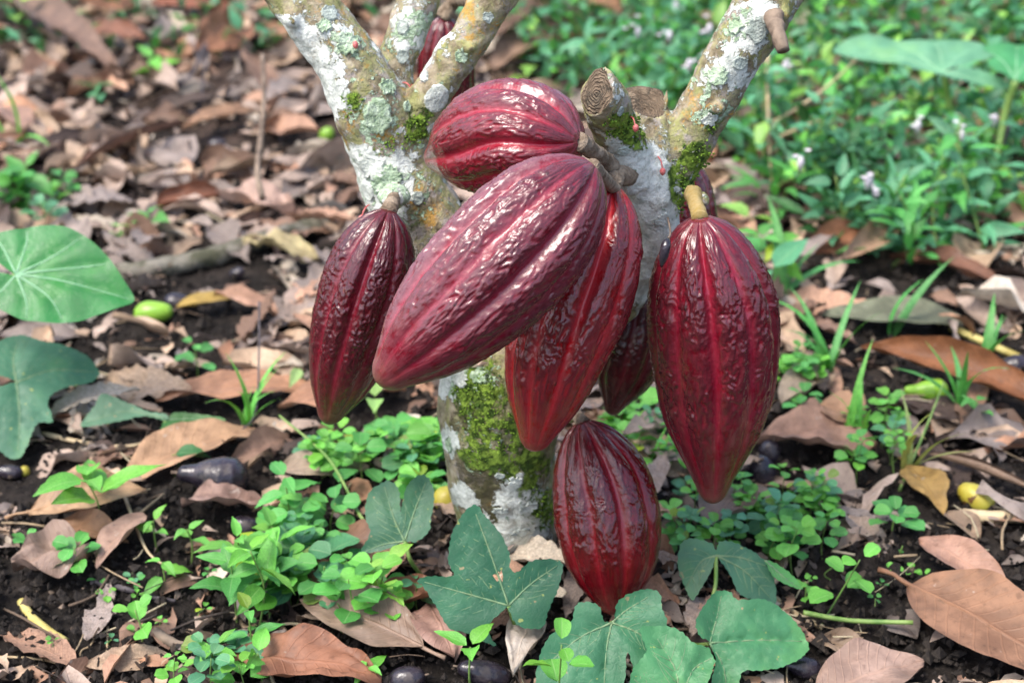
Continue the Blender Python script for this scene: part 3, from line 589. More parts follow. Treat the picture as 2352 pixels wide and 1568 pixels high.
pod([(1362, 378, 1.005), (1140, 615, .975), (868, 882, .945)], 156, 'large diagonal cacao pod with greyish pink bloom, front of the cluster', lin(108, 12, 36), .80, (2.2, 1.0), .25, 320, 410, 1, PROF_B, stalk=[(1425, 445, 1.11), (1402, 425, 1.06), (1362, 378, 1.005)], sr=.0045, tipc=.7, wart=.9)
pod([(1330, 325, 1.05), (1155, 318, 1.085), (985, 368, 1.13)], 132, 'upper cacao pod pointing left and away, above the large diagonal pod', lin(122, 12, 36), .32, (1.9, 1.2), .1, 280, 360, 2, stalk=[(1400, 382, 1.10), (1372, 355, 1.075), (1330, 322, 1.05)], sr=.0062)
pod([(893, 482, 1.105), (826, 715, 1.09), (752, 972, 1.08)], 104, 'slender dark maroon glossy pod hanging alone at the far left', DRK, .05, None, -.05, 260, 340, 3, PROF_B, stalk=[(912, 440, 1.15), (903, 462, 1.125), (893, 482, 1.105)], sr=.0055, wart=1.0)
pod([(1402, 420, 1.085), (1345, 620, 1.055), (1275, 815, 1.035), (1222, 1035, 1.015)], 128, 'brick red cacao pod hanging beneath the large diagonal pod before the trunk', RED, .12, None, .3, 280, 360, 4, PROF_B, stalk=[(1440, 400, 1.12), (1415, 405, 1.10), (1402, 420, 1.085)], tipc=.35)
pod([(1608, 500, 1.07), (1642, 800, 1.065), (1637, 1153, 1.055)], 147, 'broad glossy pod hanging at the right below the leaning branch', lin(110, 6, 33), .08, None, .02, 300, 410, 5, stalk=[(1590, 445, 1.12), (1598, 468, 1.09), (1608, 500, 1.07)], smat='stalky', sr=.0056, wart=1.1)
pod([(1338, 968, 1.075), (1392, 1160, 1.05), (1414, 1412, 1.01)], 123, 'lowest cacao pod, dark crimson, its tip behind the lobed leaves', lin(98, 2, 18), .02, None, .2, 270, 340, 6, [.12, .2, .34, .48, .62, .77, .90, .97, 1.0, .96, .86, .71, .52, .36, .27, .23], stalk=[(1306, 935, 1.11), (1322, 950, 1.09), (1338, 968, 1.075)], wart=.6, sr=.005, tipc=.1)
pod([(1482, 640, 1.19), (1452, 790, 1.18), (1403, 952, 1.17)], 84, 'dark shaded pod behind, between the brick red and the right pods', lin(80, 14, 24), .05, None, .5, 110, 150, 7, stalk=[(1480, 560, 1.18), (1482, 600, 1.185), (1482, 640, 1.19)])
pod([(1552, 350, 1.25), (1560, 540, 1.24), (1580, 800, 1.23)], 88, 'dark pod mostly hidden behind the right pod and mossy fork', lin(110, 20, 34), .05, None, .5, 120, 160, 8, stalk=[(1560, 280, 1.2), (1556, 310, 1.23), (1556, 335, 1.25)], wart=1.3)
pod([(1018, 38, 1.36), (1026, 180, 1.36), (1050, 330, 1.36)], 64, 'dark pod behind the upper left branches on a curved stalk', lin(96, 8, 24), .05, None, .1, 110, 150, 9, stalk=[(1110, 10, 1.27), (1075, 0, 1.33), (1045, 2, 1.36), (1018, 38, 1.36)], smat='stalk', sr=.0065)
# shrivelled black bean flower hanging by a thread on the right pod
e = thing('dried_flower', 'small black shrivelled flower hanging on the right pod beside the grey limb', 'flower', tuple(W(1528, 565, 1.0)))
o0 = np.array(e.location)
V, F, U = tube([W(1534, 500, 1.075), W(1540, 535, 1.03), W(1532, 552, 1.005)], [.0008] * 3, 5, 8); mk('thread', V - o0, F, M['twig'], e)
V, F, U = tube([W(1535, 548, 1.005), W(1530, 562, 1.0), W(1524, 590, .999), W(1519, 612, 1.0)], [.001, .0032, .0034, .001], 8, 12, .2); mk('petal', V - o0, F, M['black'], e)
# small star flower on the trunk under the big pod
e = thing('cocoa_flower', 'small pale pink star flower on the trunk under the diagonal pod', 'flower'); h = hit(1106, 838)
if h[0] is not None:
    c = np.array(h[0]) + np.array(h[1]) * .004; e.location = c
    for k in range(5):
        V, F, U = leaf(.009, .0035, 'lance', 5, 2, fold=.3); mk('petal', xf(V, (0, 0, 0), 0, .5, 0) @ np.array(Matrix.Rotation(k * 1.2566, 3, 'Y') @ Matrix.Rotation(-math.pi / 2, 3, 'X')).T, F, M['weed'], e)

# ---------------------------------------------------------------- fallen fruit
LAND = []     # (px, py, words) landmarks used to say where a scattered thing lies
def fruit(px, py, Lpx, Wpx, ang, mat, label, kind='pear', cat='fruit', name='fallen_fruit', lift=0.0, yawdepth=0.0, seed=0, group=None, mat2=None):
    """ang: screen direction of the stem end, degrees."""
    g = G(px, py + Wpx * .30); s = scl(px, py, g[1]); L = Lpx * s; R = Wpx * s / 2; c = g + np.array([0, 0, R * .82 + lift]); a = math.radians(ang)
    d = np.array([math.cos(a), yawdepth, math.sin(a) * .8]); d /= np.linalg.norm(d)
    P = [c + d * L * (.5 - k / 20) for k in range(21)]
    t = np.linspace(0, 1, 21)
    if kind == 'pear': r = np.interp(t, [0, .03, .12, .25, .4, .6, .8, .93, 1], [.18, .34, .42, .5, .78, 1, .95, .6, .05])
    else: r = np.sqrt(np.clip(1 - (2 * t - 1) ** 2, 0, 1)) * (1 - .1 * np.cos(3 * t)) + .03
    V, F, U = tube(P, r * R, 22, 40, .09, seed=seed, rscale=38); e = thing(name, label, cat, tuple(g), group)
    o = mk('flesh', V - g, F, M[mat], e)
    V, F, U = tube([P[0] - d * R * .1, P[0] + d * R * .3], [R * .10, R * .07], 7, 4); mk('stem_end', V - g, F, M['twig'], e)
    if mat2:
        V, F, U = tube([P[i] for i in (0, 3, 6, 9, 11)], [R * q for q in np.interp([0, .15, .3, .45, .55], t, r * 1.012 + .004)], 22, 14, .05, seed=seed + 1, rscale=150); mk('rotten_skin', V - g, F, M[mat2], e)
    LAND.append((px, py, None)); return e
fruit(495, 1106, 164, 100, 172, 'black', 'glossy black pear shaped fruit with a neck, on the tan leaf at left', lift=.004, seed=1)
fruit(640, 1225, 100, 62, 20, 'black', 'black fruit half hidden under bright seedlings left of the trunk', 'oval', seed=2)
fruit(563, 1208, 70, 46, 160, 'black', 'small black fruit touching the larger one under the seedlings', 'oval', seed=3)
fruit(355, 722, 92, 54, 10, 'limefruit', 'bright green fruit beside the yellow blotched leaf', 'oval', seed=4)
fruit(410, 698, 66, 46, -10, 'black', 'slate black fruit directly behind the bright green fruit', 'oval', seed=5)
fruit(1028, 1148, 62, 64, 60, 'yelfruit', 'yellow brown fruit lying against the left of the trunk base', 'oval', seed=6)
fruit(1766, 1038, 58, 52, 80, 'black', 'slate black fruit, upper one of the pair right of the right pod tip', 'oval', seed=7)
fruit(1745, 1084, 78, 66, 100, 'black', 'larger slate black fruit, lower one of the pair right of the right pod tip', 'oval', seed=8)
fruit(2125, 908, 104, 56, 178, 'limefruit', 'lime green pear shaped fruit below the rolled brown leaf', lift=.004, seed=9)
fruit(2238, 1145, 92, 58, 155, 'yelfruit', 'half rotten fruit with a yellow end and brown skin at right', 'oval', seed=10, mat2='brownfruit', yawdepth=.8)
fruit(2318, 845, 84, 56, 178, 'black', 'slate black fruit at the right edge under the yellow strip leaf', seed=11)
fruit(935, 1560, 90, 60, 20, 'black', 'black fruit cut by the bottom edge near the grey brown leaf', 'oval', seed=12)
fruit(1112, 1545, 130, 60, 160, 'black', 'black fruit in shade below the three leaf seedling', 'oval', seed=13)
fruit(1835, 1532, 110, 50, 165, 'black', 'long black fruit under the big veined leaf at bottom right', seed=14)
fruit(22, 1085, 66, 34, 175, 'black', 'black fruit at the left edge beside the tiny yellow berry', 'oval', seed=15)
fruit(58, 1082, 24, 24, 80, 'yelfruit', 'tiny yellow berry on black soil at left', 'oval', name='berry', cat='berry', seed=16)
fruit(752, 312, 38, 32, 60, 'limefruit', 'small round green fruit left of the forked limb', 'oval', seed=17)
fruit(545, 630, 42, 26, 40, 'black', 'dark fruit wedged by the mossy log', 'oval', seed=18)
fruit(500, 335, 46, 28, 10, 'black', 'dark blue fruit behind the long curled leaf', 'oval', seed=19)
fruit(897, 1418, 40, 26, 170, 'yelfruit', 'small yellow shrivelled husk above the grey brown leaf', 'oval', name='fallen_husk', cat='husk', seed=20)

# ---------------------------------------------------------------- individually described fallen leaves
TAN, PNK, ORG, BRN, DKB, GRY, PAL, YEL = lin(172, 144, 116), lin(160, 138, 122), lin(170, 122, 88), lin(124, 94, 74), lin(74, 58, 50), lin(134, 120, 112), lin(186, 172, 152), lin(205, 175, 60)
def dead(b, t, wcm, col, label, curl=.5, bend=.4, wav=.12, jag=0.0, roll=0.0, lift=.004, pitch=0.0, seed=0, stalk=0.0, side=0.0, kind='dead', n=26, m=10, group='individually fallen leaves'):
    B_, T_ = G(*b), G(*t); d = T_ - B_; L = np.linalg.norm(d[:2]); yaw = math.atan2(d[1], d[0])
    V, F, U = leaf(L, wcm / 100, kind, n, m, curl, bend, wav, seed, jag, .12, side, stalk)
    o = mk('fallen_leaf', V, F, M['dead'], uv=U); gq = sum(col) / 3; col = tuple((.84 * q + .16 * gq) * .66 for q in col); o.color = (*col, 1)
    zb = max(gz1(*B_[:2]), gz1(*((B_ + T_) / 2)[:2]))
    sl = math.atan2(T_[2] - B_[2], L)
    rotm(o, (B_[0], B_[1], zb + lift - min(0, V[:, 2].min() * .6)), yaw, sl * .5 + pitch, roll)
    tag(o, label, 'dead leaf'); LAND.append(((b[0] + t[0]) / 2, (b[1] + t[1]) / 2, None)); return o
HERO = [
 ((2078, 1392), (2480, 1640), 8.5, ORG, 'largest orange tan leaf lying in the bottom right corner', dict(curl=.35, bend=.5, wav=.05, stalk=.03, lift=.018, seed=11, roll=.25)),
 ((2105, 1275), (2335, 1440), 4.2, lin(205, 155, 128), 'pinkish tan pointed leaf just above the largest corner leaf', dict(curl=.7, bend=.7, wav=.12, lift=.015, seed=12, roll=.2)),
 ((1870, 1640), (2120, 1545), 6.5, lin(196, 160, 140), 'rounded pale pink leaf cut by the bottom edge at right', dict(curl=.4, bend=.5, wav=.1, lift=.012, seed=13)),
 ((1885, 1482), (2010, 1545), 3.2, TAN, 'small tan leaf right of the big veined vine leaf', dict(seed=14, wav=.2)),
 ((2035, 1430), (2105, 1480), 4.0, GRY, 'small grey leaf tucked under the corner leaf tip', dict(seed=15)),
 ((2010, 1050), (1735, 1035), 9.0, lin(190, 145, 118), 'broad torn tan leaf lying right of the right pod tip', dict(curl=.4, wav=.12, jag=.35, seed=16, lift=.01)),
 ((2440, 985), (1965, 815), 6.0, lin(158, 98, 52), 'long rolled rich brown leaf with ribbed veins at right', dict(curl=1.3, bend=.7, wav=.1, seed=17, lift=.012, roll=-.4)),
 ((2215, 762), (1880, 742), 6.8, lin(130, 135, 105), 'flat grey green leaf lying above the rolled brown leaf', dict(curl=.15, bend=.2, wav=.05, seed=18, lift=.012)),
 ((1840, 622), (2000, 580), 5.0, lin(196, 130, 88), 'orange brown curled leaf at the edge of the green herbs', dict(curl=1.0, bend=.6, seed=19, lift=.02, roll=.5)),
 ((1925, 650), (2055, 572), 5.0, lin(205, 165, 130), 'pale tan curled leaf overlapping the orange brown one', dict(curl=1.4, bend=.6, seed=20, lift=.03, roll=.7)),
 ((2040, 618), (2290, 672), 5.5, lin(140, 92, 66), 'dark brown long leaf right of the pale curled leaf', dict(curl=.9, bend=.4, seed=21, lift=.01, jag=.2)),
 ((2080, 1095), (2165, 1205), 4.5, lin(190, 150, 70), 'yellow brown leaf above the half rotten fruit', dict(curl=.5, jag=.3, seed=22, lift=.01, stalk=.02)),
 ((2170, 1195), (2250, 1250), 3.4, TAN, 'small curled tan leaf left of the half rotten fruit', dict(curl=.9, seed=23)),
 ((408, 728), (564, 710), 3.6, lin(208, 172, 66), 'yellow and orange blotched leaf beside the green fruit', dict(curl=.3, bend=.4, wav=.1, seed=24, lift=.012)),
 ((360, 938), (740, 918), 6.0, lin(204, 146, 104), 'long orange tan leaf across the litter behind the grass tuft', dict(curl=.35, wav=.1, seed=25, lift=.01)),
 ((640, 962), (935, 915), 6.0, lin(200, 144, 106), 'orange tan leaf under the far left pod tip', dict(curl=.4, wav=.14, seed=26, lift=.008, jag=.15)),
 ((285, 1118), (600, 1000), 7.2, lin(204, 158, 114), 'large tan leaf behind the glossy black fruit', dict(curl=.5, bend=.4, wav=.06, seed=27, lift=.006, jag=.1)),
 ((72, 1225), (345, 1165), 6.0, lin(206, 164, 120), 'tan leaf with pointed stalk under the four leaf seedling', dict(curl=.8, bend=.5, seed=28, lift=.012, stalk=.02, roll=.2)),
 ((110, 1238), (300, 1268), 4.5, lin(180, 132, 92), 'brown tan leaf directly below the stalked tan leaf', dict(curl=.9, bend=.4, seed=29, lift=.008)),
 ((335, 1212), (225, 1340), 4.0, lin(196, 156, 134), 'pinkish triangular leaf right of the grey layered leaf', dict(curl=.5, seed=30, lift=.014, roll=.3)),
 ((215, 1300), (35, 1345), 6.8, lin(176, 146, 128), 'grey pink wavy leaf on black soil at lower left', dict(curl=.5, wav=.26, seed=31, lift=.012, jag=.2)),
 ((420, 1190), (610, 1195), 5.2, lin(176, 140, 124), 'crumpled grey pink leaf below the glossy black fruit', dict(curl=.6, wav=.24, seed=32, lift=.010, jag=.35)),
 ((690, 1262), (830, 1400), 9.0, lin(150, 108, 80), 'broad dull brown leaf under the round leaved seedlings', dict(curl=.3, seed=33, lift=.008)),
 ((975, 1535), (690, 1432), 5.6, lin(176, 146, 124), 'grey brown leaf with an orange midrib at the bottom centre', dict(curl=.45, bend=.5, wav=.08, seed=34, lift=.016, stalk=.02, roll=-.2)),
 ((840, 1452), (1075, 1385), 4.5, lin(176, 112, 76), 'orange brown curled leaf left of the three lobed leaf', dict(curl=1.1, bend=.5, wav=.2, seed=35, lift=.01)),
 ((985, 1425), (1045, 1560), 5.0, lin(196, 150, 132), 'smooth pinkish leaf below the tip of the lobed leaf', dict(curl=.4, seed=36, lift=.014)),
 ((540, 1550), (880, 1585), 6.0, lin(176, 116, 82), 'red brown leaf along the bottom edge left of centre', dict(curl=.6, seed=37, lift=.01, wav=.18)),
 ((1228, 1440), (1178, 1600), 4.0, lin(214, 200, 184), 'whitish crumpled leaf between the lobed vine leaves', dict(curl=.8, wav=.3, jag=.3, seed=38, lift=.018)),
 ((640, 1108), (850, 1092), 5.5, lin(196, 172, 146), 'pale beige dry leaf behind the bright seedlings', dict(curl=.5, wav=.1, seed=39, lift=.008)),
 ((165, 445), (450, 325), 3.6, lin(140, 100, 80), 'long dark ribbed leaf curled like a ridge at upper left', dict(curl=1.2, bend=.3, wav=.1, seed=40, lift=.03, roll=-.6)),
 ((355, 512), (530, 478), 4.4, lin(150, 92, 62), 'rust brown curled leaf above the mossy log', dict(curl=1.2, seed=41, lift=.016, roll=.4)),
 ((420, 338), (590, 280), 4.6, lin(190, 145, 108), 'tan leaf behind the end of the long ridge leaf', dict(curl=.7, seed=42, lift=.014, jag=.2)),
 ((1710, 1170), (1610, 1255), 5.5, lin(150, 124, 110), 'grey brown leaf below the tip of the right pod', dict(curl=.5, seed=43, lift=.012)),
 ((0, 40), (290, 240), 8.0, lin(150, 118, 98), 'long dull brown leaf in the upper left corner', dict(curl=.8, bend=.3, seed=44, lift=.03)),
 ((195, 60), (320, 10), 11.0, lin(184, 128, 90), 'orange tan leaf standing up at the top left', dict(curl=.4, seed=45, lift=.04, roll=.9)),
 ((350, 50), (560, 75), 7.0, lin(150, 88, 62), 'red brown glossy leaf at the foot of the far herbs', dict(curl=.9, seed=46, lift=.03, roll=.5)),
 ((455, 160), (580, 95), 8.0, lin(184, 124, 84), 'tan leaf with a hole before the far herbs', dict(curl=.5, seed=47, lift=.03, roll=.7)),
 ((205, 110), (340, 130), 6.0, lin(160, 104, 78), 'shiny brown folded leaf near the top left', dict(curl=1.1, seed=48, lift=.025, roll=.3)),
 ((1080, 200), (1265, 25), 9.0, lin(140, 108, 88), 'long brown leaf behind the upper branches', dict(curl=.7, seed=49, lift=.05, roll=.2)),
 ((1130, 205), (1320, 110), 9.0, lin(168, 134, 108), 'second brown leaf behind the upper pod', dict(curl=.6, seed=50, lift=.03)),
 ((1300, 70), (1395, 62), 8.0, lin(184, 130, 92), 'tan leaf caught in the herbs above the stubs', dict(curl=.8, seed=51, lift=.10, roll=.8)),
 ((1340, 100), (1425, 140), 7.0, lin(190, 138, 98), 'tan curled leaf just above the round stub', dict(curl=.9, seed=52, lift=.08, roll=.5)),
 ((690, 375), (800, 400), 4.0, PAL, 'pale cupped leaf left of the forked limb', dict(curl=1.0, seed=53, lift=.02, roll=.4)),
 ((560, 585), (735, 630), 4.5, lin(206, 188, 130), 'pale yellow tan crumpled leaf near the mossy log', dict(curl=.8, wav=.3, seed=54, lift=.014, jag=.3)),
 ((500, 475), (680, 520), 7.0, lin(208, 170, 150), 'pink tan broad leaf behind the mossy log', dict(curl=.6, wav=.2, seed=55, lift=.014, jag=.3)),
 ((480, 430), (650, 400), 4.4, TAN, 'curled tan leaf above the pink tan broad leaf', dict(curl=.8, wav=.15, seed=56, lift=.014, jag=.1)),
 ((1790, 960), (1900, 890), 5.0, lin(190, 170, 145), 'pale grey tan curled leaf right of the right pod', dict(curl=1.0, seed=57, lift=.014)),
 ((1880, 960), (1985, 1010), 6.5, lin(198, 150, 110), 'tan leaf lapping the broad torn leaf', dict(curl=.6, seed=58, lift=.014, jag=.3)),
 ((2130, 1068), (2400, 1160), 3.0, lin(170, 138, 112), 'pale rolled leaf like a tube above the yellow ended fruit', dict(curl=2.6, bend=.1, seed=59, lift=.01, wav=.03)),
 ((70, 330), (0, 260), 5.0, lin(180, 140, 118), 'pinkish ragged leaf at the left edge below the long corner leaf', dict(seed=60, jag=.4, lift=.012)),
]
for i, (b, t, w, c, lab, kw) in enumerate(HERO): dead(b, t, w, c, lab, **kw)

# ---------------------------------------------------------------- sticks, log, twigs
def stick(pts, rpx, mat, label, name='twig', cat='twig', rough=.12, lifts=None, seg=8, seed=0, tip=.5):
    """pts: ground pixels, optional third value: height above ground (m)."""
    Q = []
    for p in pts:
        if len(p) > 3: q = W(p[0], p[1], p[3])
        else:
            q = G(p[0], p[1]);
            if len(p) > 2: q = q + [0, 0, p[2]]
        Q.append(q)
    s = np.linalg.norm(Q[0] - CP) * KPX; R = [rpx * s * (1 - (1 - tip) * k / (len(Q) - 1)) for k in range(len(Q))]
    Q = [q + [0, 0, R[0] * .8] for q in Q]
    V, F, U = tube(Q, R, seg, max(12, len(Q) * 6), rough, seed=seed, rscale=90); o = mk(name, V - Q[0], F, M[mat], uv=U); o.location = Q[0]
    return tag(o, label, cat)
stick([(275, 648), (340, 638), (430, 622), (520, 598), (600, 570), (690, 545), (760, 530)], 24, 'mossylog', 'lichen and moss covered log lying behind the taro leaf', 'fallen_log', 'log', .22, seg=16, seed=3, tip=.8)
stick([(50, 1388), (75, 1425), (110, 1455), (150, 1482)], 10, 'yellowstem', 'yellow green stem segment with a ringed end on black soil', 'cut_stem', 'stem', .08, seed=4, tip=1.15)
stick([(212, 1340), (290, 1358), (360, 1378), (405, 1385)], 8, 'darktwig', 'dark grey twig on black soil below the pinkish leaf', seed=5)
stick([(355, 1462), (410, 1492), (500, 1500), (590, 1490)], 15, 'twig', 'thick grey brown root lying at the bottom left', 'root_piece', 'root', .2, seed=6)
stick([(0, 1510), (60, 1512), (115, 1520), (150, 1535), (170, 1568)], 3.2, 'paletwig', 'pale thin root creeping over soil in the bottom left corner', 'fine_root', 'root', .1, seed=7, tip=.7)
stick([(228, 1430), (210, 1480), (185, 1500), (190, 1560)], 2.4, 'paletwig', 'thin pale rootlet left of the thick grey brown root', 'fine_root', 'root', .1, seed=8)
stick([(248, 1440), (245, 1500), (232, 1565)], 2.6, 'paletwig', 'straight pale rootlet running to the bottom edge', 'fine_root', 'root', .1, seed=9)
stick([(603, 130, 0, 1.95), (607, 230, 0, 1.86), (598, 330, 0, 1.78), (592, 400, 0, 1.72), (603, 460, 0, 1.68)], 5, 'twig', 'thin upright twig standing in the litter left of the forked limb', seed=10, tip=1.4)
stick([(612, 890, .10), (605, 940, .06), (590, 990, .02), (540, 1020, .01), (450, 1055)], 2.6, 'darktwig', 'thin bent black twig rising from the large tan leaf', seed=11)
stick([(1776, 1372), (1815, 1405), (1850, 1425), (1890, 1445)], 6, 'paletwig', 'pale peeled twig on soil right of the vine leaves', seed=12, tip=1.2)
stick([(2210, 1192), (2270, 1198), (2330, 1196), (2420, 1205)], 15, 'paletwig', 'smooth tan stick below the half rotten fruit', 'stick', 'stick', .04, seed=13, tip=1)
stick([(1840, 1455, .02), (1950, 1462, .015), (2090, 1478, .02)], 6, 'stem', 'pale green runner going from the vine leaves to the corner leaf', 'vine_runner', 'vine', .05, seed=14, tip=.9)
stick([(100, 1000), (190, 1020), (280, 1030), (340, 1020)], 6, 'paletwig', 'grey green stem lying behind the four leaf seedling', seed=15)
stick([(285, 1150, .01), (315, 1230, .01), (350, 1300, .01), (420, 1320)], 4, 'paletwig', 'tan thin stem running down between the small seedlings', seed=16)
stick([(375, 195, .0), (440, 240, .04), (480, 180, .05), (455, 290, .0)], 5, 'darktwig', 'grey curved vine stem arching in the upper left litter', seed=17)
stick([(20, 215), (110, 250), (190, 290), (290, 320), (400, 350)], 5, 'twig', 'long thin brown twig crossing the upper left litter', seed=18)
stick([(1955, 1200), (2040, 1170)], 3, 'paletwig', 'short straw pale twig near the round leaved patch at right', seed=19, tip=1)
stick([(2140, 740), (2220, 775), (2300, 810), (2400, 855)], 9, 'yellowstem', 'yellow strip of leaf lying at the right edge', 'yellow_strip', 'dead leaf', .1, seed=20, tip=.9)
stick([(860, 1260, .02), (830, 1250, .03), (760, 1140, .04), (650, 1060, .05)], 5, 'stem', 'green runner creeping between the seedlings left of the trunk', 'vine_runner', 'vine', .1, seed=21)
stick([(700, 1490), (620, 1475), (560, 1450)], 3, 'paletwig', 'pinkish thin stem left of the grey brown leaf', seed=22)
stick([(640, 1425), (680, 1440), (700, 1480)], 4, 'paletwig', 'straw coloured splinter above the bottom stem', seed=23)
stick([(2065, 1130), (2120, 1040, .03), (2150, 1000, .06)], 4, 'stem', 'pale grass stalk leaning at the right', 'grass_stalk', 'grass', .05, seed=24)

# ---------------------------------------------------------------- lobed vine leaves, taro: outlines with true size and their own plane
def inpoly(P, poly):
    x, y = P[:, 0], P[:, 1]; ins = np.zeros(len(P), bool); n = len(poly); j = n - 1
    for i in range(n):
        xi, yi, xj, yj = *poly[i], *poly[j]
        c = ((yi > y) != (yj > y)) & (x < (xj - xi) * (y - yi) / (yj - yi + 1e-15) + xi); ins ^= c; j = i
    return ins
def shaped_leaf(outline, J, Y, nrm, veins, mat, veinmat, color, parent, org, bulge=.003, droop=.0, serr=.0006, holes=(), vw=.0011, seed=0, label=None, side=True, step=.0045, wavy=.004):
    A = W(J[0], J[1], Y); n = np.array(nrm, float); n /= np.linalg.norm(n); ux = np.cross([0, 0, 1.], n); ux /= np.linalg.norm(ux); uy = np.cross(n, ux)
    def pl(px, py): r = ray(px, py); s = ((A - CP) @ n) / (r @ n); q = CP + r * s - A; return np.array([q @ ux, q @ uy])
    Pts = np.array([pl(*p) for p in outline]); C = np.vstack([Pts, Pts[:1]]); D = [];
    S = smooth_path(np.hstack([C, C[:, :1] * 0]), len(outline) * 7)[:-1, :2]
    Lc = 0
    for i, p in enumerate(S):
        q = S[(i + 1) % len(S)]; d = q - p; l = np.linalg.norm(d)
        if l < 2e-4: continue
        m = max(1, int(l / .0022)); nn = np.array([d[1], -d[0]]) / l
        for k in range(m):
            Lc += l / m; D.append(p + d * k / m + nn * serr * (2.2 * ((Lc / .006) % 1) - 1 + .7 * n1(Lc * 300, seed)))
    D = np.array(D); lo, hi = D.min(0), D.max(0)
    gx, gy = np.meshgrid(np.arange(lo[0], hi[0], step), np.arange(lo[1], hi[1], step)); Q = np.stack([gx.ravel(), gy.ravel()], 1); Q = Q + np.random.RandomState(seed).normal(0, step * .12, Q.shape)
    Q = Q[inpoly(Q, D)]; dm = np.array([np.min(np.sum((D - q) ** 2, 1)) for q in Q]); Q = Q[dm > (step * .45) ** 2]
    pass
    VP = [[np.array([0., 0.])] + [pl(*p) for p in v] for v in veins]; VS = [smooth_path(np.hstack([np.array(v), np.zeros((len(v), 1))]), 20)[:, :2] for v in VP]
    R = np.max(np.linalg.norm(D, axis=1))
    sidev = []
    for v in VS:
        Lv = np.linalg.norm(v[-1] - v[0])
        if not side: break
        K = 5
        for k in range(1, K + 1):
            i = int(19 * (k / (K + 1.2))); d = v[min(i + 1, 19)] - v[i]; d = d / (np.linalg.norm(d) + 1e-9)
            for sg in (-1, 1):
                a = sg * .85; dd = np.array([d[0] * math.cos(a) - d[1] * math.sin(a), d[0] * math.sin(a) + d[1] * math.cos(a)]); p = v[i].copy(); L_ = [p.copy()]
                for q in range(12):
                    p = p + dd * Lv * .045; a2 = -sg * .05; dd = np.array([dd[0] * math.cos(a2) - dd[1] * math.sin(a2), dd[0] * math.sin(a2) + dd[1] * math.cos(a2)])
                    if not inpoly(p[None], D)[0] or np.min(np.linalg.norm(D - p, axis=1)) < .002 or any(np.min(np.linalg.norm(o - p, axis=1)) < .004 for o in VS if o is not v): break
                    L_.append(p.copy())
                if len(L_) > 3: sidev.append(np.array(L_))
    AV = np.vstack(VS); SV = np.vstack(sidev) if sidev else None
    def dens_(v, st): 
        L_ = np.concatenate([[0], np.cumsum(np.linalg.norm(np.diff(v, axis=0), axis=1))]); q = np.arange(0, L_[-1], st); return np.stack([np.interp(q, L_, v[:, 0]), np.interp(q, L_, v[:, 1])], 1)
    AV = np.vstack([dens_(v, .0012) for v in VS]); VP_ = np.vstack([dens_(v, .0026)[1:] for v in VS + sidev] + [np.zeros((1, 2))]); VP_ = VP_[inpoly(VP_, D)]; VP_ = np.array([q for q in VP_ if np.min(np.sum((D - q) ** 2, 1)) > .0011 ** 2])
    keep_ = [VP_[0]]
    for q in VP_[1:]:
        if min(np.sum((np.array(keep_) - q) ** 2, 1)) > .0014 ** 2: keep_.append(q)
    VP_ = np.array(keep_); Q = Q[[np.min(np.sum((VP_ - q) ** 2, 1)) > (step * .4) ** 2 for q in Q]]
    al = [Vector(p) for p in np.vstack([D, VP_, Q])]; res = geometry.delaunay_2d_cdt(al, [], [list(range(len(D)))], 1, 1e-7)
    V2 = np.array([list(v) for v in res[0]]); F = [tuple(f) for f in res[2]]
    def hgt(P):
        d = np.min(np.linalg.norm(P[:, None] - AV[None], axis=2), axis=1); h = bulge * (1 - np.exp(-d / .006))
        if SV is not None: d2 = np.min(np.linalg.norm(P[:, None] - SV[None], axis=2), axis=1); h = h + .45 * bulge * (1 - np.exp(-d2 / .003))
        rr = np.linalg.norm(P, axis=1) / R
        return h - droop * rr ** 2 + wavy * noise(np.stack([P[:, 0] * 22 + seed, P[:, 1] * 22, P[:, 0] * 0 + seed], 1)) * rr
    H = hgt(V2); V3 = A + V2[:, :1] * ux + V2[:, 1:] * uy + H[:, None] * n
    if holes:
        HP = [(pl(x, y), r * scl(J[0], J[1], Y)) for x, y, r in holes]; V2a = V2
        F = [f for f in F if not any(np.linalg.norm(V2a[list(f)].mean(0) - c) < r * (1 + .3 * n1(*(V2a[f[0]] * 400), 1)) for c, r in HP)]
    o = mk('leaf', V3 - org, F, M[mat], parent, uv=V2 * 20); o.color = (*color, 1)
    if label: o['label'] = label
    mb = MB()
    def vt(Lp, w0, w1):
        Lp = np.array(Lp); h = hgt(Lp); P3 = A + Lp[:, :1] * ux + Lp[:, 1:] * uy + (h + .0001)[:, None] * n
        V, Fv, U = tube(P3, np.linspace(w0, w1, len(P3)), 5); mb.add(V - org, Fv)
    for v in VS: vt(v, vw, vw * .3)
    for v in sidev: vt(v, vw * .34, vw * .15)
    mb.build('veins', M[veinmat], o)
    return o, A
def petiole(P, r, parent, org, mat='stem'):
    V, F, U = tube(P, [r, r, r * .9], 8, 18, .05); mk('stem', V - org, F, M[mat], parent)
VG = lin(50, 106, 78)
e = thing('passion_vine', 'dark green lobed vine leaves standing before and left of the trunk base', 'vine', tuple(G(1120, 1480))); og = np.array(e.location)
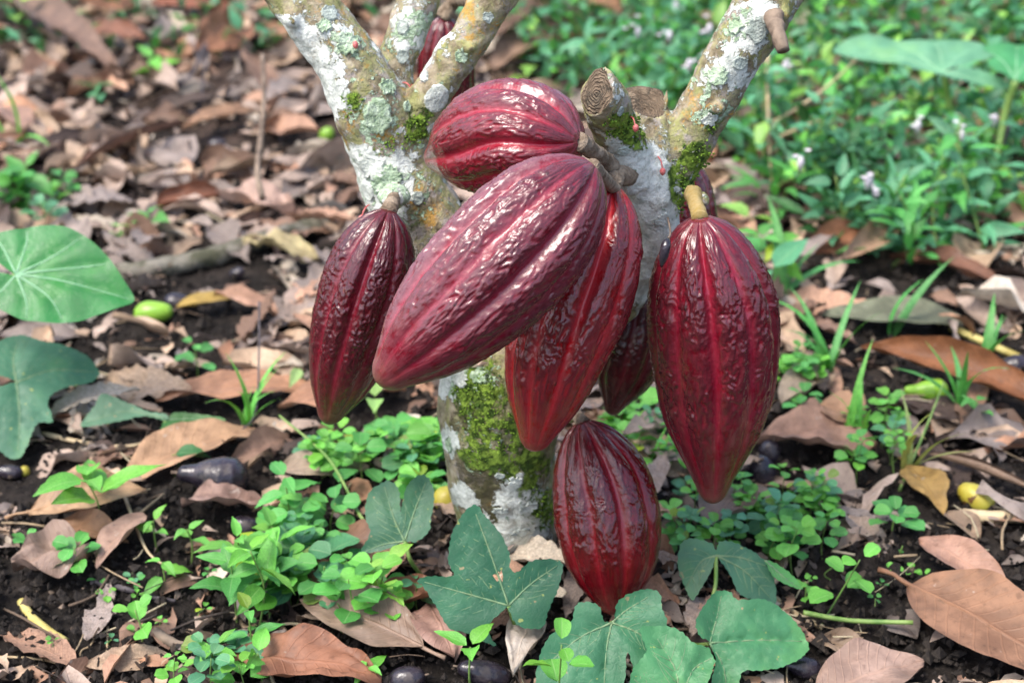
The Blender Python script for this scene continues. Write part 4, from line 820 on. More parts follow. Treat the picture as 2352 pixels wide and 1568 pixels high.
shaped_leaf([(1165, 1392), (1120, 1440), (1138, 1482), (1078, 1455), (1030, 1440), (1000, 1390), (975, 1350), (958, 1332), (990, 1322), (1040, 1322), (1030, 1290), (1034, 1240), (1055, 1190), (1090, 1158), (1120, 1190), (1150, 1225), (1170, 1270), (1172, 1305), (1190, 1312), (1215, 1290), (1250, 1283), (1291, 1292), (1282, 1350), (1262, 1395), (1245, 1440), (1200, 1440), (1180, 1425)],
   (1168, 1390), .985, (.05, -.80, .60), [[(1130, 1280), (1092, 1175)], [(1080, 1365), (975, 1336)], [(1220, 1340), (1280, 1298)]], 'vine', 'vein', lin(46, 100, 74), e, og, droop=.006, seed=1, holes=[(1148, 1322, 10), (1135, 1438, 8)])
petiole([W(1168, 1390, .984), W(1185, 1450, .99), G(1180, 1500)], .0018, e, og)
shaped_leaf([(925, 1240), (890, 1262), (830, 1268), (850, 1225), (838, 1180), (845, 1135), (872, 1108), (900, 1105), (918, 1130), (920, 1175), (932, 1120), (962, 1090), (985, 1098), (998, 1140), (990, 1190), (985, 1222), (955, 1245)],
   (930, 1243), 1.06, (.0, -.75, .65), [[(905, 1190), (882, 1115)], [(955, 1165), (978, 1105)], [(880, 1250), (838, 1266)]], 'vine', 'vein', lin(58, 104, 80), e, og, droop=.006, seed=2)
petiole([W(930, 1243, 1.059), W(945, 1290, 1.05), G(985, 1340)], .0018, e, og)
e = thing('passion_vine', 'broad green vine leaves covering the bottom right of centre under the lowest pod', 'vine', tuple(G(1500, 1560))); og = np.array(e.location)
shaped_leaf([(1405, 1432), (1385, 1425), (1375, 1395), (1350, 1385), (1322, 1392), (1310, 1430), (1270, 1455), (1240, 1505), (1230, 1560), (1228, 1640), (1300, 1680), (1400, 1690), (1430, 1600), (1440, 1500), (1460, 1540), (1490, 1500), (1530, 1440), (1520, 1400), (1512, 1362), (1480, 1355), (1445, 1365), (1418, 1385), (1412, 1415)],
   (1405, 1430), .95, (.0, -.66, .75), [[(1392, 1500), (1385, 1640)], [(1330, 1465), (1250, 1530)], [(1440, 1400), (1490, 1370)], [(1460, 1450), (1500, 1480)]], 'vine', 'vein', lin(60, 116, 84), e, og, droop=.008, seed=3, bulge=.0045)
shaped_leaf([(1642, 1520), (1625, 1560), (1600, 1640), (1540, 1700), (1470, 1680), (1445, 1600), (1450, 1540), (1480, 1500), (1468, 1460), (1475, 1440), (1530, 1440), (1565, 1455), (1590, 1480), (1625, 1490)],
   (1560, 1620), .89, (.1, -.6, .8), [[(1550, 1540), (1500, 1450)], [(1590, 1540), (1635, 1510)], [(1500, 1590), (1455, 1560)]], 'vine', 'vein', lin(76, 136, 92), e, og, droop=.004, seed=4, bulge=.007)
shaped_leaf([(1626, 1475), (1600, 1465), (1592, 1430), (1615, 1390), (1640, 1362), (1670, 1362), (1690, 1382), (1740, 1380), (1790, 1400), (1835, 1440), (1858, 1482), (1840, 1510), (1790, 1535), (1740, 1545), (1700, 1548), (1690, 1600), (1650, 1620), (1628, 1570), (1640, 1520)],
   (1628, 1478), .96, (.15, -.6, .78), [[(1740, 1470), (1845, 1470)], [(1645, 1420), (1655, 1370)], [(1660, 1530), (1670, 1600)]], 'vine', 'vein', lin(72, 132, 92), e, og, droop=.006, seed=5, bulge=.007)
shaped_leaf([(1645, 1278), (1622, 1330), (1590, 1378), (1570, 1340), (1556, 1300), (1562, 1250), (1590, 1238), (1630, 1248), (1645, 1262), (1650, 1245), (1680, 1245), (1720, 1262), (1760, 1290), (1780, 1330), (1782, 1390), (1740, 1378), (1700, 1365), (1675, 1320), (1655, 1290)],
   (1645, 1276), 1.06, (.05, -.7, .7), [[(1610, 1290), (1575, 1350)], [(1710, 1310), (1770, 1370)], [(1700, 1280), (1765, 1300)]], 'vine', 'vein', lin(66, 112, 90), e, og, droop=.007, seed=6)
shaped_leaf([(1755, 1285), (1790, 1300), (1822, 1322), (1842, 1352), (1815, 1345), (1780, 1330), (1762, 1308)], (1755, 1287), 1.055, (.4, -.3, .8), [[(1795, 1318), (1835, 1348)]], 'vine', 'vein', lin(86, 150, 84), e, og, seed=7, bulge=.002)
for pts in ([W(1405, 1430, .952), W(1480, 1400, 1.02), G(1530, 1440)], [W(1645, 1277, 1.06), W(1640, 1360, 1.03), G(1600, 1440)], [W(1560, 1620, .89), W(1590, 1560, .93), G(1600, 1500)], [W(1628, 1478, .962), W(1600, 1480, .98), G(1570, 1470)]): petiole(pts, .0017, e, og)
e = thing('passion_vine', 'dull blue green vine leaf with eaten edges at the left edge', 'vine', tuple(G(60, 1000))); og = np.array(e.location)
shaped_leaf([(38, 878), (0, 868), (-60, 860), (-80, 800), (0, 782), (15, 775), (50, 768), (95, 782), (150, 792), (200, 815), (228, 850), (210, 872), (170, 885), (130, 900), (110, 925), (122, 968), (90, 970), (75, 990), (62, 1020), (40, 1048), (5, 1035), (-50, 980), (-60, 920)],
   (38, 880), 1.34, (.15, -.45, .85), [[(120, 850), (215, 848)], [(45, 950), (40, 1030)], [(30, 825), (40, 785)]], 'vine', 'vein', lin(66, 116, 92), e, og, droop=.008, seed=8)
petiole([W(38, 880, 1.34), W(20, 930, 1.33), G(0, 980)], .0018, e, og)
e = thing('passion_vine', 'narrow blue green folded vine leaf right of the eaten one', 'vine', tuple(G(340, 1010))); og = np.array(e.location)
shaped_leaf([(382, 968), (330, 958), (270, 972), (215, 982), (186, 978), (215, 940), (238, 908), (290, 925), (340, 945), (385, 955)], (380, 962), 1.32, (.0, -.55, .8), [[(290, 945), (200, 972)]], 'vine', 'vein', lin(84, 124, 98), e, og, seed=9)
shaped_leaf([(380, 965), (410, 950), (470, 955), (520, 968), (500, 975), (440, 975), (395, 980), (378, 1000), (365, 1010), (372, 985)], (381, 966), 1.32, (.0, -.4, .9), [[(440, 963), (500, 970)]], 'vine', 'vein', lin(50, 100, 44), e, og, seed=10)
petiole([W(380, 966, 1.318), W(370, 1000, 1.31), G(355, 1030)], .0018, e, og)
# taro
e = thing('taro_plant', 'big heart shaped taro leaf reaching in at the left edge', 'plant', tuple(G(-60, 760))); og = np.array(e.location)
shaped_leaf([(0, 535), (46, 526), (105, 517), (151, 520), (190, 538), (226, 566), (254, 596), (278, 632), (303, 678), (270, 700), (225, 718), (176, 735), (116, 741), (56, 736), (21, 722), (-20, 705), (-70, 700), (-80, 660), (-40, 640), (0, 629), (36, 634), (14, 618), (-10, 604), (-60, 600), (-80, 565), (-40, 545)],
   (38, 631), 1.35, (.0, -.62, .75), [[(150, 645), (290, 676)], [(60, 560), (60, 530)], [(120, 590), (180, 545)], [(60, 690), (60, 730)], [(0, 560), (-30, 550)], [(0, 670), (-40, 690)], [(110, 680), (140, 728)], [(190, 610), (240, 600)]], 'taro', 'tarovein', lin(44, 122, 62), e, og, droop=.012, seed=20, side=False, serr=0, bulge=.004, vw=.0013, step=.006)
petiole([W(38, 631, 1.352), W(-20, 700, 1.38), G(-60, 760)], .004, e, og)
e = thing('taro_plant', 'pair of wide taro leaves on tall stalks at the upper right', 'plant', tuple(G(2240, 500))); og = np.array(e.location)
shaped_leaf([(1912, 108), (1940, 88), (1972, 78), (2010, 78), (2054, 88), (2095, 92), (2136, 98), (2180, 94), (2218, 96), (2255, 102), (2282, 112), (2272, 135), (2240, 145), (2218, 152), (2190, 158), (2169, 166), (2220, 160), (2280, 172), (2314, 197), (2259, 193), (2202, 187), (2165, 176), (2130, 166), (2095, 158), (2055, 148), (2013, 140), (1960, 128)],
   (2168, 167), 1.98, (-.05, -.30, .75), [[(2060, 130), (1925, 110)], [(2200, 130), (2240, 110)], [(2230, 180), (2300, 194)], [(2100, 120), (2060, 95)], [(2160, 125), (2150, 102)]], 'taro', 'tarovein', lin(98, 152, 122), e, og, droop=.01, seed=21, side=False, serr=0, vw=.0014, step=.012, wavy=.012)
shaped_leaf([(2256, 108), (2300, 97), (2350, 98), (2430, 100), (2480, 140), (2420, 190), (2333, 187), (2305, 172), (2284, 164), (2268, 145), (2282, 128)],
   (2333, 184), 1.93, (.0, -.35, .7), [[(2300, 140), (2270, 115)], [(2360, 140), (2400, 110)], [(2335, 140), (2340, 102)]], 'taro', 'tarovein', lin(76, 150, 98), e, og, droop=.008, seed=22, side=False, serr=0, vw=.0012, step=.012, wavy=.01)
petiole([W(2168, 168, 1.982), W(2190, 300, 1.98), G(2225, 520)], .005, e, og); petiole([W(2333, 185, 1.93), W(2300, 300, 1.93), G(2270, 520)], .005, e, og)
e = thing('taro_plant', 'single bright backlit taro leaf low among the herbs at upper right', 'plant', tuple(G(2080, 420))); og = np.array(e.location)
shaped_leaf([(1990, 250), (2030, 238), (2090, 235), (2150, 236), (2160, 260), (2120, 282), (2060, 285), (2010, 270)], (2060, 270), 2.2, (.1, -.5, .7), [[(2100, 255), (2150, 245)]], 'taro', 'tarovein', lin(40, 128, 30), e, og, seed=23, side=False, serr=0, step=.012)
petiole([W(2060, 270, 2.2), W(2070, 340, 2.19), G(2080, 420)], .004, e, og)

# ---------------------------------------------------------------- seedlings and sprigs
BRT, MID, TEAL, LIM, DKG = lin(104, 176, 74), lin(82, 156, 78), lin(82, 144, 108), lin(136, 186, 84), lin(44, 96, 50)
LM = {}
def leafmesh(kind, v):
    if (kind, v) not in LM:
        asp = {'ovate': .52, 'round': .86, 'lance': .28, 'grass': .07}[kind]
        n, m = {'ovate': (9, 4), 'round': (7, 4), 'lance': (8, 2), 'grass': (9, 2)}[kind]
        V, F, U = leaf(1.0, asp * (1 + .12 * (v - 1)), kind, n, m, .3, {'ovate': .7, 'round': .4, 'lance': .8, 'grass': 1.3}[kind] * (.5 + .4 * v), .06, v * 3 + 1, fold=.16)
        LM[(kind, v)] = mk('_mesh', V, F, M['green'], uv=U)
    return LM[(kind, v)]
SEEDN = [0]
def plant(px, py, label, kind='ovate', size=3.0, height=5.0, whorls=2, per=2, lean=(0, 0), col=BRT, seed=None, name='seedling', cat='seedling', group=None, g0=None, pitch=.1, spread=.5, flower=False, stemr=.0011):
    """(px, py): where the top of the plant shows; size of the largest leaf and height in cm."""
    SEEDN[0] += 1; rs = np.random.RandomState(SEEDN[0] * 31 if seed is None else seed); height *= .88 if kind == 'ovate' else 1; size *= .9 if kind == 'ovate' else 1; h = height / 100
    r_ = ray(px, py); s = (h - CH) / r_[2]; top = CP + r_ * s; base = np.array([top[0] - lean[0] / 100, top[1] - lean[1] / 100, 0]); base[2] = gz1(base[0], base[1]) - .003
    if g0 is not None: base = g0
    e = thing(name, label, cat, tuple(base), group); t = top - base; mid = t * .5 + rs.normal(0, .004, 3)
    path = smooth_path(np.array([[0, 0, 0], mid, t]), 14); V, F, U = tube(path, np.linspace(stemr, stemr * .55, 14), 5); mk('stem', V, F, M['stem'], e)
    a0 = rs.uniform(0, 6.28)
    for w in range(whorls):
        f = 1 - w * .8 / max(whorls, 1) * (.75 if whorls > 1 else 0); p = path[int(f * 13)]
        sz = size / 100 * (1 if w > 0 or whorls == 1 else .72) * rs.uniform(.85, 1.1)
        for k in range(per):
            a = a0 + w * (math.pi / 2 if per == 2 else .8) + k * 2 * math.pi / per + rs.normal(0, .18); v = rs.randint(0, 3)
            o = bpy.data.objects.new('leaf', leafmesh(kind, int(v))); COL.objects.link(o); o.parent = e
            pk = .010 if kind == 'round' else .003
            q = p + np.array([math.cos(a), math.sin(a), .2]) * pk * (sz / .03)
            rotm(o, q, a, pitch + rs.normal(0, spread * .5), rs.normal(0, .25), sz * rs.uniform(.85, 1.1))
            j = rs.uniform(.72, 1.2); yl = rs.uniform(1, 1.25) if rs.uniform() < .3 else 1; yl = 2.3 if rs.uniform() < .03 else yl; o.color = (col[0] * j * yl, col[1] * j, col[2] * j * rs.uniform(.8, 1.1) / yl, 1)
    if flower:
        for k in range(rs.randint(3, 6)):
            c = t + rs.normal(0, .012, 3) * [1, 1, .5]; mb = MB()
            for q in range(6): V, F, U = leaf(.009, .006, 'round', 3, 2, fold=.4); mb.add(xf(V, c, q * 1.05 + k, .5), F)
            mb.build('flower_head', M['petal'], e)
    return e
S_ = [ # px, py, label, kw
 (197, 1100, 'largest four leaf seedling standing on the stalked tan leaf at left', dict(size=6.2, height=7, whorls=2, per=3, pitch=.15, seed=3)),
 (352, 1195, 'small bright seedling right of the four leaf seedling', dict(size=2.6, height=4, whorls=2)),
 (395, 1045, 'single broad dark leaved seedling left of the black fruit tip', dict(size=3.8, height=3, whorls=1, per=1, kind='ovate', col=DKG)),
 (372, 1290, 'small seedling with drooping leaves below the pinkish leaf', dict(size=3.0, height=3.5, whorls=2, pitch=-.3)),
 (430, 1215, 'light green seedling between the fruit leaf and the clustered seedlings', dict(size=2.4, height=4, whorls=2)),
 (575, 1265, 'tall pointed seedling leading the dense cluster left of centre', dict(size=4.4, height=9, whorls=3)),
 (530, 1290, 'pointed seedling at the left of the dense cluster', dict(size=4.0, height=7, whorls=3, col=MID)),
 (610, 1300, 'broad leaved seedling at the right of the dense cluster', dict(size=4.2, height=6, whorls=3, per=3, col=MID)),
 (545, 1235, 'seedling at the back of the dense cluster', dict(size=3.6, height=7, whorls=3, col=BRT)),
 (625, 1210, 'upright seedling beside the half hidden black fruit', dict(size=4.0, height=8, whorls=3)),
 (655, 1095, 'pointed seedling right of the glossy black fruit', dict(size=4.0, height=8, whorls=3, col=MID)),
 (700, 1150, 'drooping leaved seedling between fruit and round leaved patch', dict(size=3.6, height=6, whorls=2, pitch=-.2)),
 (570, 1400, 'slender seedling with paired leaves at lower left of centre', dict(size=3.0, height=6, whorls=2, col=MID)),
 (500, 1480, 'bright seedling by the thick grey brown root', dict(size=3.4, height=4, whorls=2)),
 (592, 1500, 'single leaf seedling near the bottom left of centre', dict(size=3.4, height=4, whorls=1, per=2)),
 (420, 1525, 'tiny seedling left of the bottom stem', dict(size=1.8, height=2, whorls=2)),
 (845, 1530, 'small bright seedling on the grey brown leaf edge', dict(size=2.6, height=3, whorls=2)),
 (1080, 1485, 'three leaf seedling below the big lobed leaf', dict(size=3.8, height=5, whorls=1, per=3, col=BRT, pitch=.2)),
 (775, 1385, 'single leaf seedling above the grey brown leaf', dict(size=3.0, height=4, whorls=1, per=1)),
 (800, 1330, 'round leaved seedling over the dull brown leaf', dict(kind='round', size=2.6, height=6, whorls=3, per=3, col=MID)),
 (860, 1310, 'bright round leaved seedling left of the big lobed leaf', dict(kind='round', size=2.8, height=6, whorls=3, per=3, col=BRT)),
 (890, 1285, 'seedling with one long bright pointed leaf under the left lobed leaf', dict(kind='ovate', size=3.6, height=7, whorls=2, per=2, col=LIM)),
 (870, 1360, 'low round leaved seedling left of the big lobed leaf point', dict(kind='round', size=2.4, height=3, whorls=3, per=3, col=MID)),
 (745, 1300, 'round leaved sprig at the left of the round leaved seedlings', dict(kind='round', size=2.2, height=5, whorls=2, per=3, col=MID)),
 (770, 1155, 'round leaved sprig left of the left lobed leaf', dict(kind='round', size=2.4, height=4, whorls=2, per=4, col=MID)),
 (445, 790, 'small clover like sprig below the yellow blotched leaf', dict(kind='round', size=1.7, height=4, whorls=3, per=2, col=MID)),
 (340, 492, 'bright opposite leaved seedling behind the taro leaf', dict(size=4.6, height=4, whorls=2, col=MID)),
 (275, 520, 'small seedling near the taro leaf top', dict(size=2.4, height=3, whorls=2)),
 (60, 385, 'seedling cluster leader at the left edge above the taro leaf', dict(kind='ovate', size=4.8, height=7, whorls=3, col=MID)),
 (15, 420, 'round leaved seedling cut by the left edge', dict(kind='round', size=4.0, height=5, whorls=3, per=3, col=MID)),
 (120, 440, 'small pointed seedling just above the taro leaf', dict(size=3.4, height=4, whorls=2, per=3)),
 (350, 135, 'bright seedling in the upper left litter', dict(size=6, height=5, whorls=2, per=2)),
 (220, 200, 'small green seedling on the dull upper left litter', dict(size=5, height=4, whorls=2, per=2, col=TEAL)),
 (40, 5, 'yellow green seedling at the top left edge', dict(size=7, height=8, whorls=2, col=LIM)),
 (310, 1400, 'two leaf sprout on bare black soil at lower left', dict(kind='round', size=2.0, height=4, whorls=2, per=2, col=BRT)),
 (60, 1240, 'tiny sprout at the left edge above the grey pink wavy leaf', dict(kind='round', size=1.5, height=2.5, whorls=2, per=2, col=MID)),
 (170, 1255, 'small round leaved sprig on the brown tan leaf', dict(kind='round', size=2.0, height=3.5, whorls=2, per=4, col=MID)),
 (1975, 1285, 'tall lone sprout with round leaves on bare soil at right', dict(kind='round', size=2.2, height=6, whorls=3, per=2, lean=(3, 1), col=BRT, seed=77)),
 (1850, 1335, 'tiny sprout on bare soil right of the small lobed leaf', dict(kind='round', size=1.0, height=3, whorls=3, per=2)),
 (2060, 1180, 'round leaved sprig below the grass stalk at right', dict(kind='round', size=2.4, height=3, whorls=2, per=4, col=MID)),
 (1750, 545, 'bright broad leaved seedling right of the right pod shoulder', dict(size=5.2, height=9, whorls=2, per=3, col=MID)),
 (1790, 560, 'upright pointed seedling behind the broad leaved one', dict(size=4.2, height=8, whorls=2, col=BRT)),
 (1725, 500, 'yellow green seedling just above the right pod shoulder', dict(size=4.2, height=7, whorls=1, per=2, col=LIM)),
 (1770, 620, 'wide blue green leaved seedling touching the right pod', dict(size=7.0, height=7, whorls=1, per=2, col=TEAL)),
 (2240, 920, 'small seedling right of the lime green fruit', dict(size=2.8, height=4, whorls=2, per=2, col=MID)),
 (2040, 915, 'small leaved sprig left of the lime green fruit', dict(kind='round', size=1.6, height=5, whorls=4, per=3, col=BRT)),
 (1290, 1480, 'small bright sprig growing in front of the broad vine leaf', dict(kind='round', size=2.0, height=12, whorls=4, per=2, col=BRT)),
 (1010, 1000, 'seedling just left of the mossy trunk', dict(kind='round', size=3.0, height=5, whorls=2, per=3, col=BRT)),
 (860, 915, 'pale green leaf seedling under the big pod tip', dict(size=4.4, height=4, whorls=1, per=2, col=lin(130, 176, 110))),
 (690, 845, 'pale green leaf seedling at the left of the slender pod', dict(size=3.6, height=4, whorls=1, per=1, col=lin(150, 180, 120))),
]
for px, py, lab, kw in S_: plant(px, py, lab, **kw)
# grass tufts
def grass(px, py, label, n=6, L=9, col=MID, seed=0, wd=1.0, up=.9):
    g = G(px, py); e = thing('grass_tuft', label, 'grass', tuple(g)); rs = np.random.RandomState(seed + 400)
    for k in range(n):
        o = bpy.data.objects.new('blade', leafmesh('grass', k % 3)); COL.objects.link(o); o.parent = e
        rotm(o, rs.normal(0, .003, 3) * [1, 1, 0], rs.uniform(0, 6.28), rs.normal(up, .3), 0, 1); s = L / 100 * rs.uniform(.6, 1.15)
        o.scale = (s, s * wd, s); o.color = (*[c * rs.uniform(.85, 1.15) for c in col], 1)
for i, a in enumerate([(565, 990, 'bright grass tuft behind the glossy black fruit', 8, 8, BRT), (1790, 700, 'broad grass blades beside the right pod', 3, 14, MID, 5, 1.6),
      (1900, 870, 'drooping grass right of the right pod', 6, 11, MID, 6, 1.2), (1960, 1020, 'grass shoot on the broad torn leaf', 5, 10, BRT, 7), (2200, 960, 'tall grass blades beside the lime green fruit', 5, 12, MID, 8, 1.6), (2250, 880, 'grass blades before the yellow strip', 4, 10, MID, 9, 1.5),
      (2050, 780, 'single slanting grass blade on the flat grey green leaf', 2, 10, MID, 10, 1.8), (2080, 1090, 'pale dry grass tuft above the yellow brown leaf', 5, 10, lin(150, 160, 90), 11), (30, 345, 'arching grass at the left edge above the seedlings', 4, 13, BRT, 12, 1.5), (1500, 1090, 'thin grass between the lowest and the right pods', 5, 8, BRT, 13)]): grass(*a)
# patches of round leaved creeping herb: every sprig on its own
def near_words(px, py):
    L = [(495, 1106, 'the glossy black pear fruit'), (355, 722, 'the bright green fruit'), (485, 718, 'the yellow blotched leaf'), (1160, 1270, 'the trunk base'), (752, 940, 'the slender left pod tip'), (1222, 1000, 'the brick red pod tip'),
         (1412, 1380, 'the lowest pod tip'), (1637, 1130, 'the right pod tip'), (1755, 1060, 'the two slate fruits'), (2125, 908, 'the lime green fruit'), (2238, 1145, 'the half rotten fruit'), (2170, 870, 'the rolled brown leaf'),
         (2040, 750, 'the flat grey green leaf'), (150, 630, 'the big taro leaf'), (60, 900, 'the eaten vine leaf'), (100, 1435, 'the yellow stem piece'), (310, 1360, 'the dark grey twig'), (450, 1490, 'the thick grey root'), (820, 1475, 'the grey brown midrib leaf'),
         (1130, 1320, 'the big lobed leaf'), (920, 1180, 'the left lobed leaf'), (1720, 1460, 'the big veined vine leaf'), (1660, 1310, 'the small lobed leaves'), (2250, 1500, 'the corner leaf'), (500, 600, 'the mossy log'), (300, 385, 'the long ridge leaf'),
         (860, 300, 'the forked limb'), (605, 280, 'the thin upright twig'), (120, 150, 'the long corner leaf'), (510, 130, 'the holed tan leaf'), (1220, 120, 'the leaves behind the upper pod'), (1430, 250, 'the pruned stubs'), (1660, 200, 'the leaning right branch'),
         (1950, 610, 'the orange brown curled leaf'), (2160, 650, 'the dark brown long leaf'), (2240, 150, 'the paired taro leaves'), (2320, 845, 'the right edge fruit'), (200, 1150, 'the four leaf seedling'), (1870, 1030, 'the broad torn leaf'), (700, 1090, 'the pale beige leaf'), (800, 780, 'the slender left pod'), (1640, 800, 'the right pod')]
    d = [((px - a) ** 2 + ((py - b) * 1.2) ** 2, a, b, w) for a, b, w in L]; _, a, b, w = min(d); dx, dy = px - a, py - b
    h = 'right' if dx > 0 else 'left'; v = 'below' if dy > 0 else 'above'
    if abs(dx) > 2.2 * abs(dy): return f'{h} of {w}'
    if abs(dy) > 2.2 * abs(dx): return f'{v} {w}'
    return f'{v} {h} of {w}'
rs = np.random.RandomState(21)
PATCH = [(900, 1010, 160, 50, 13, 2.3), (740, 1010, 100, 40, 5, 2.0), (950, 1080, 80, 40, 4, 2.2), (850, 1330, 120, 60, 6, 1.9), (1560, 1080, 80, 120, 11, 1.5), (1600, 1200, 100, 60, 6, 1.5), (1800, 1140, 130, 70, 11, 1.6), (1830, 1200, 80, 50, 8, 2.0),
         (1480, 960, 60, 60, 7, 2.0), (2010, 960, 90, 60, 8, 1.6), (60, 430, 90, 50, 6, 2.6), (620, 1270, 90, 60, 8, 2.8), (200, 1400, 180, 90, 7, .7), (2000, 1320, 200, 60, 8, .7), (1830, 850, 60, 60, 6, 2.0), (720, 1190, 60, 40, 5, 2.2), (480, 1500, 90, 50, 5, 1.6), (2300, 1360, 100, 80, 5, .7), (420, 1420, 200, 120, 8, .7)]
for cx, cy, rx, ry, n, sz in PATCH:
    for k in range(n):
        a, r = rs.uniform(0, 6.28), math.sqrt(rs.uniform(0, 1)); px, py = cx + rx * r * math.cos(a), cy + ry * r * math.sin(a)
        col = [MID, BRT, BRT, TEAL][rs.randint(0, 4)]; s = sz * rs.uniform(.7, 1.15); tiny = sz < 1
        w = ('tiny ' if tiny else '') + {0: 'green', 1: 'bright green'}[int(col is BRT)]
        plant(px, py, f'{w} round leaved sprig {near_words(px, py)}', kind='round', size=s, height=(1.2 if tiny else rs.uniform(2.5, 5)), whorls=(1 if tiny else 2), per=(3 if tiny else 4), col=col, name='creeping_sprig', cat='sprig', group='round leaved sprigs creeping over the litter', stemr=.0007, spread=.4)

# ---------------------------------------------------------------- scattered fallen leaves
DM = {}
def dmesh(v):
    if v not in DM:
        r = np.random.RandomState(v + 50); V, F, U = leaf(1.0, r.uniform(.34, .58), 'dead', 22, 6, r.uniform(.1, .9), r.uniform(-.2, .8), r.uniform(.06, .2), v * 5 + 3, (0, .25, .5, .8)[v % 4], .12, r.uniform(-1, 1), (.08 if v % 3 == 0 else 0)); DM[v] = mk('_mesh', V, F, M['dead'], uv=U)
    return DM[v]
CW = [(PNK, 'pinkish brown'), (TAN, 'tan'), (BRN, 'brown'), (GRY, 'grey brown'), (DKB, 'dark brown'), (ORG, 'orange brown'), (PAL, 'pale beige'), (lin(170, 128, 100), 'light brown')]
CP_ = [.21, .15, .12, .20, .10, .04, .09, .09]
def dens(px, py):
    """share of the floor covered by leaves as the photograph shows it"""
    d = .9
    for x, y, rx, ry, a in [(120, 1450, 330, 130, .92), (330, 1330, 150, 60, .6), (2200, 1330, 260, 90, .85), (1950, 1370, 200, 90, .85), (150, 780, 200, 60, .6), (240, 960, 160, 80, .8), (100, 1080, 150, 70, .7), (2020, 640, 10, 10, 0), (1850, 1560, 160, 60, .8), (1180, 1520, 160, 60, .6), (430, 330, 90, 60, .4), (120, 330, 130, 40, .4), (1350, 1380, 90, 60, .7), (760, 1480, 120, 40, .4), (380, 880, 80, 60, .4), (640, 1440, 120, 60, .5), (500, 200, 100, 40, .4)]:
        d -= a * np.exp(-(((px - x) / rx) ** 2 + ((py - y) / ry) ** 2))
    return max(d, .04)
rs = np.random.RandomState(99); cnt = 0; MBL = MB(); placed = 0; k = 0
LIT = []
KEEP = [(a, b, 45, 26) for a, b, _ in LAND[:20]] + [((b[0] + t[0]) / 2, (b[1] + t[1]) / 2, abs(b[0] - t[0]) * .42 + 12, 26 if w < 6 else 36) for b, t, w, c, lab, kw in HERO if b[1] > 560] + [(495, 1130, 110, 60)]
while k < 11500:
    k += 1
    # uniform over the ground seen, weighted towards near
    Y = .88 * math.exp(rs.uniform(0, 1) ** .85 * math.log(3.6 / .88)); X = rs.uniform(-1, 1) * (Y * .42 + .10)
    z = gz1(X, Y); p = proj(np.array([[X, Y, z]]))[0]
    if rs.uniform() > dens(*p): continue
    big = rs.uniform() < (.36 if Y > 1.25 else .22); L = rs.uniform(.05, .125) if big else rs.uniform(.012, .05); mg = .36 * L / scl(p[0], p[1], Y)
    if any(abs(p[0] - a) < b + mg and abs(p[1] - c) < d + mg * .55 for a, c, b, d in KEEP): continue
    if p[1] > 1150: L *= .75
    LIT.append((L, X, Y, z, p))
inview = [q for q in LIT if -20 < q[4][0] < 2370 and -10 < q[4][1] < 1570]
vis = [(q[0] / (q[2] + .3), i) for i, q in enumerate(LIT) if -20 < q[4][0] < 2370 and -10 < q[4][1] < 1570 and TATT is not None]
vis.sort(reverse=True); IND = set(i for _, i in vis[:245])
for i, (L, X, Y, z, p) in enumerate(LIT):
    ci = rs.choice(len(CW), p=np.array(CP_) / sum(CP_)); c, cw = CW[ci]; j = rs.uniform(.75, 1.2); gq = sum(c) / 3; c = tuple(min(1, (.80 * q + .20 * gq) * j * 1.22) for q in c); yaw = rs.uniform(0, 6.28)
    pit, rol = rs.normal(0, .16), rs.normal(0, .28); up = .001 + rs.uniform(0, .009)
    if i in IND:
        v = rs.randint(0, 18); o = bpy.data.objects.new('fallen_leaf', dmesh(int(v))); COL.objects.link(o); rotm(o, (X, Y, z + up + .004), yaw, pit, rol, L); o.color = (*c, 1)
        sh = ['whole', 'torn', 'ragged', 'broken'][v % 4]; lw = 'large' if L > .12 else ('medium' if L > .085 else 'small')
        tag(o, f'{lw} {sh} {cw} leaf {near_words(*p)}', 'dead leaf', 'dead leaves scattered over the plantation floor')
    else:
        V, F, U = leaf(L, L * rs.uniform(.35, .8), 'dead', 6 if L > .06 else 4, 4 if L > .06 else 2, rs.uniform(.2, 1.4), rs.uniform(0, 1), .25, int(rs.randint(0, 9999)), rs.choice([0, .5, .9]) if L > .05 else .9, .1)
        a0 = rs.randint(0, 1)
        MBL.add(xf(V, (X, Y, z + up * .8), yaw, pit * 1.2, rol * 1.2), F, U, c)
tag(MBL.build('leaf_litter', M['deadj']), 'broken dead leaf fragments covering the plantation floor', kind='stuff')
# crumbs of soil, straw bits
rs = np.random.RandomState(12); Vs = []; Fs = []; Cs = []; n0 = 0
OCT = np.array([(1, 0, 0), (-1, 0, 0), (0, 1, 0), (0, -1, 0), (0, 0, 1), (0, 0, -1)], float); OF = [(0, 2, 4), (2, 1, 4), (1, 3, 4), (3, 0, 4), (2, 0, 5), (1, 2, 5), (3, 1, 5), (0, 3, 5)]
N_ = 26000; Yr = .86 * np.exp(rs.uniform(0, 1, N_) ** 1.25 * math.log(2.3 / .86)); Xr = rs.uniform(-1, 1, N_) * (Yr * .38 + .08); Zr = gz(Xr, Yr); Sz = rs.exponential(.0016, N_) + .0010
for x, y, z, s in zip(Xr, Yr, Zr, np.clip(Sz, 0, .008)):
    V = OCT * s * rs.uniform(.55, 1.25, (6, 3)) + rs.normal(0, s * .12, (6, 3)) + [x, y, z + .003 + s * .5]; Vs.append(V); Fs += [tuple(i + n0 for i in f) for f in OF]; n0 += 6
    g = rs.uniform(.3, 1.2); Cs.append(np.tile([.024 * g, .020 * g, .018 * g], (6, 1)) if rs.uniform() < .95 else np.tile([.16 * g, .12 * g, .09 * g], (6, 1)))
